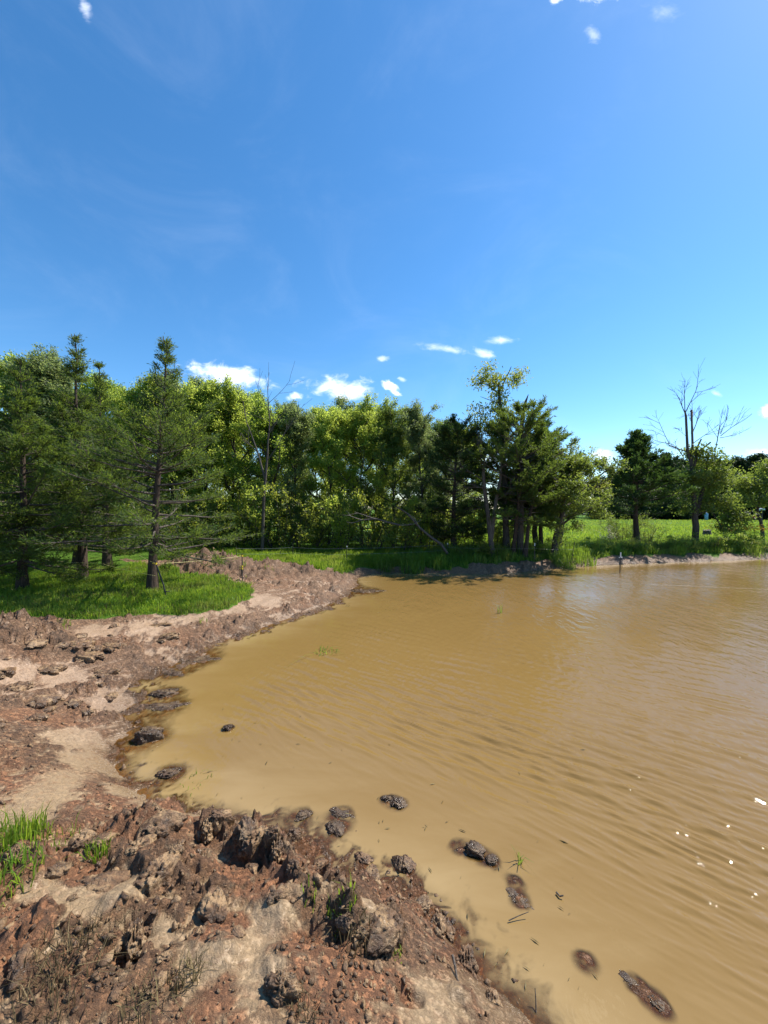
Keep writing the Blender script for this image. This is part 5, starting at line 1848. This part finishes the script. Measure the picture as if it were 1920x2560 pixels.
PA = np.array(lA); PB = np.array(lB)
wire('pale yellow fence wire from the insulated post past the lone cedar', [PA + tA * .92, PB + tB * .9, PB + np.array([-2.2, 2.2, .8]), PB + np.array([-4.5, 3.4, .75])], .0035, 'polywire')
wire('lower fence wire passing behind the lone cedar trunk', [PB + tB * .55, PB + np.array([-2.4, 1.3, .55]), PB + np.array([-4.5, 2.2, .5])], .003, 'polywire')
A_, B_, C_, D_, E_, F_ = [tops[k] for k in (590, 732, 867, 1119, 1337, 1428)]
wire('upper fence wire along the back of the mown strip', [A_[0] + A_[1] * .85, B_[0] + B_[1] * .78, C_[0] + C_[1] * .85, D_[0] + D_[1] * .9], .003, 'wire')
wire('lower fence wire along the back of the mown strip', [A_[0] + A_[1] * .5, B_[0] + B_[1] * .42, C_[0] + C_[1] * .5, D_[0] + D_[1] * .5], .003, 'wire')
wire('fence wire in shade under the old clump', [D_[0] + D_[1] * .7, E_[0] + E_[1] * .7, F_[0] + F_[1] * .7], .003, 'wire')
x1, y1 = at(1062, 1438, .03)
x2, y2 = at(2100, 1482, .03)
wire('thin pale line stretched low across the pond', [(x1, y1, .03), (x2, y2, .04)], .0014, 'wire', .0)

# ------------------------------------------------------------------ stump, far vehicle, shed, bits in the distance
X = col_x(1768, 26)
z0 = gz(X, 26)
t = thing('tree_stump', 'dark cut tree stump in the meadow right of the half-dead tree', 'stump', (X, 26, z0))
rg = np.random.default_rng(3)
k = 18
a = np.arange(k) * 2 * pi / k
prof_ = [(0, 1.45), (.05, 1.2), (.16, 1.0), (.30, .94), (.34, .93)]
Vs = []
for zz, rr_ in prof_:
    wob = 1 + (.16 * np.sin(a * 4 + 1) + .05 * rg.normal(size=k)) * (1.3 - zz * 2.5)
    Vs.append(np.stack([np.cos(a) * .24 * rr_ * wob, np.sin(a) * .24 * rr_ * wob, np.full(k, zz - .03) + (zz > .3) * .02 * np.cos(a)], 1))
Vs = np.concatenate(Vs)
ii = np.arange(len(prof_) * k).reshape(-1, k)
q = np.stack([ii[:-1], np.roll(ii, -1, 1)[:-1], np.roll(ii, -1, 1)[1:], ii[1:]], -1).reshape(-1, 4)
link('bark', mesh_np('bark', Vs, [q]), M['dead_dark'], t)
top = np.concatenate([Vs[-k:], Vs[-k:].mean(0)[None] + (0, 0, .012)])
link('cut_face', mesh_np('cut_face', top, [np.stack([np.arange(k), np.roll(np.arange(k), -1), np.full(k, k)], -1)]), M['dead'], t)


def prism(profile, y0, y1, bag):
    """side outline (x, z) extruded across y"""
    n = len(profile)
    p = np.array(profile, float)
    V = np.concatenate([np.stack([p[:, 0], np.full(n, y0), p[:, 1]], 1), np.stack([p[:, 0], np.full(n, y1), p[:, 1]], 1)])
    q = [(i, (i + 1) % n, n + (i + 1) % n, n + i) for i in range(n)]
    c0, c1 = p.mean(0), p.mean(0)
    V = np.concatenate([V, [[c0[0], y0, c0[1]], [c1[0], y1, c1[1]]]])
    tr_ = [((i + 1) % n, i, 2 * n) for i in range(n)] + [(n + i, n + (i + 1) % n, 2 * n + 1) for i in range(n)]
    bag.add(V, q, tr_)


Yc = 92
Xc = col_x(1449, Yc)
t = thing('parked_car', 'white van parked in the shade far across the meadow', 'car', (Xc, Yc, .62), radians(70))
b = Bag()
prism([(-2.2, .35), (2.1, .35), (2.2, .75), (1.35, .95), (.75, 1.55), (-2.0, 1.6), (-2.25, 1.0)], -.88, .88, b)
link('body', b.mesh('body', False), M['carpaint'], t)
b = Bag()
prism([(1.30, .98), (.76, 1.50), (.1, 1.52), (.1, .98)], -.90, .90, b)
prism([(0, .98), (0, 1.5), (-1.9, 1.5), (-2.0, .98)], -.90, .90, b)
link('window', b.mesh('window', False), M['glass'], t)
b = Bag()
b.tube([(1.16, 0, 1.18), (1.08, 0, 1.26)], .05, 4)
b = Bag()
b.add(np.array([(1.385, -.75, .98), (1.385, .75, .98), (.80, .68, 1.545), (.80, -.68, 1.545)]) + np.array([.02, 0, .01]), [(0, 1, 2, 3)])
link('windscreen', b.mesh('windscreen', False), M['glass'], t)
for sx in (-1.35, 1.35):
    for sy in (-.8, .8):
        b = Bag()
        b.tube([(sx, sy - .1, .33), (sx, sy - .099, .33), (sx, sy + .099, .33), (sx, sy + .1, .33)], [.02, .33, .33, .02], 14)
        link('wheel', b.mesh('wheel', False), M['rubber'], t)

Yh = 100
Xh = col_x(1492, Yh)
t = thing('shed', 'low pale shed with a dark roof far across the meadow', 'shed', (Xh, Yh, .6))
b = Bag()
b.box((-1.6, -1.2, 0), (1.6, 1.2, 1.7))
link('wall', b.mesh('wall', False), M['siding'], t)
b = Bag()
Vr = np.array([(-2, -1.6, 1.7), (2, -1.6, 1.7), (2, 1.6, 1.7), (-2, 1.6, 1.7), (-2, 0, 2.7), (2, 0, 2.7)])
b.add(Vr, [(0, 1, 5, 4), (3, 4, 5, 2), (0, 3, 2, 1)], [(0, 4, 3), (1, 2, 5)])
link('roof', b.mesh('roof', False), M['roof'], t)
b = Bag()
b.box((-.2, -1.24, .02), (.35, -1.2, 1.4))
link('door', b.mesh('door', False), M['glass'], t)
b = Bag()
b.box((.8, -1.24, .6), (1.25, -1.2, 1.2))
link('window', b.mesh('window', False), M['white'], t)

# far pasture fence
t = thing('pasture_fence', 'low wire fence before the shed far across the meadow', 'fence', (col_x(1470, 78), 78, .58))
for i in range(7):
    b = Bag()
    b.tube([((i - 3) * 1.9, 0, -.2), ((i - 3) * 1.9, 0, 1.0)], .06, 6)
    link('post', b.mesh('post'), M['steel'], t)
for zz in (.35, .65, .95):
    b = Bag()
    b.tube([(-5.7, -.06, zz), (5.7, -.06, zz)], .02, 4)
    link('rail', b.mesh('rail'), M['steel'], t)

t = thing('water_tank', 'pale blue upright tank glimpsed right of the half-dead tree trunk', 'tank', (col_x(1766, 55), 55, gz(col_x(1766, 55), 55)))
b = Bag()
b.tube([(0, 0, 0), (0, 0, .01), (0, 0, .9), (0, 0, 1.0)], [.02, .21, .21, .12], 16)
link('drum', b.mesh('drum'), M['bluepaint'], t)
b = Bag()
b.tube([(0, 0, .99), (0, 0, 1.0), (0, 0, 1.08), (0, 0, 1.085)], [.02, .07, .07, .01], 12)
link('lid', b.mesh('lid'), M['white'], t)

t = thing('garden_trailer', 'low red trailer in the shade beyond the meadow near the right edge', 'trailer', (col_x(1880, 56), 56, gz(col_x(1880, 56), 56)))
b = Bag()
prism([(-.85, .30), (.85, .30), (.95, .52), (-.95, .52)], -.5, .5, b)
b.tube([(.85, 0, .32), (1.5, 0, .25)], .03, 6)
link('tray', b.mesh('tray', False), M['redpaint'], t)
for sy in (-.56, .56):
    b = Bag()
    b.tube([(0, sy - .06, .2), (0, sy - .059, .2), (0, sy + .059, .2), (0, sy + .06, .2)], [.02, .2, .2, .02], 12)
    link('wheel', b.mesh('wheel', False), M['rubber'], t)

Xm = col_x(1905, 50)
t = thing('mailbox', 'white rounded box on a post beyond the meadow at the right edge', 'box', (Xm, 50, gz(Xm, 50)))
b = Bag()
b.box((-.05, -.05, -.1), (.05, .05, 1.35))
link('post', b.mesh('post', False), M['steel'], t)
b = Bag()
aa = np.linspace(0, pi, 9)
prism([(-.18, 1.352), (.18, 1.352)] + [(.18 * cos(q_), 1.5 + .14 * sin(q_)) for q_ in aa], -.22, .22, b)
link('box', b.mesh('box', False), M['white'], t)
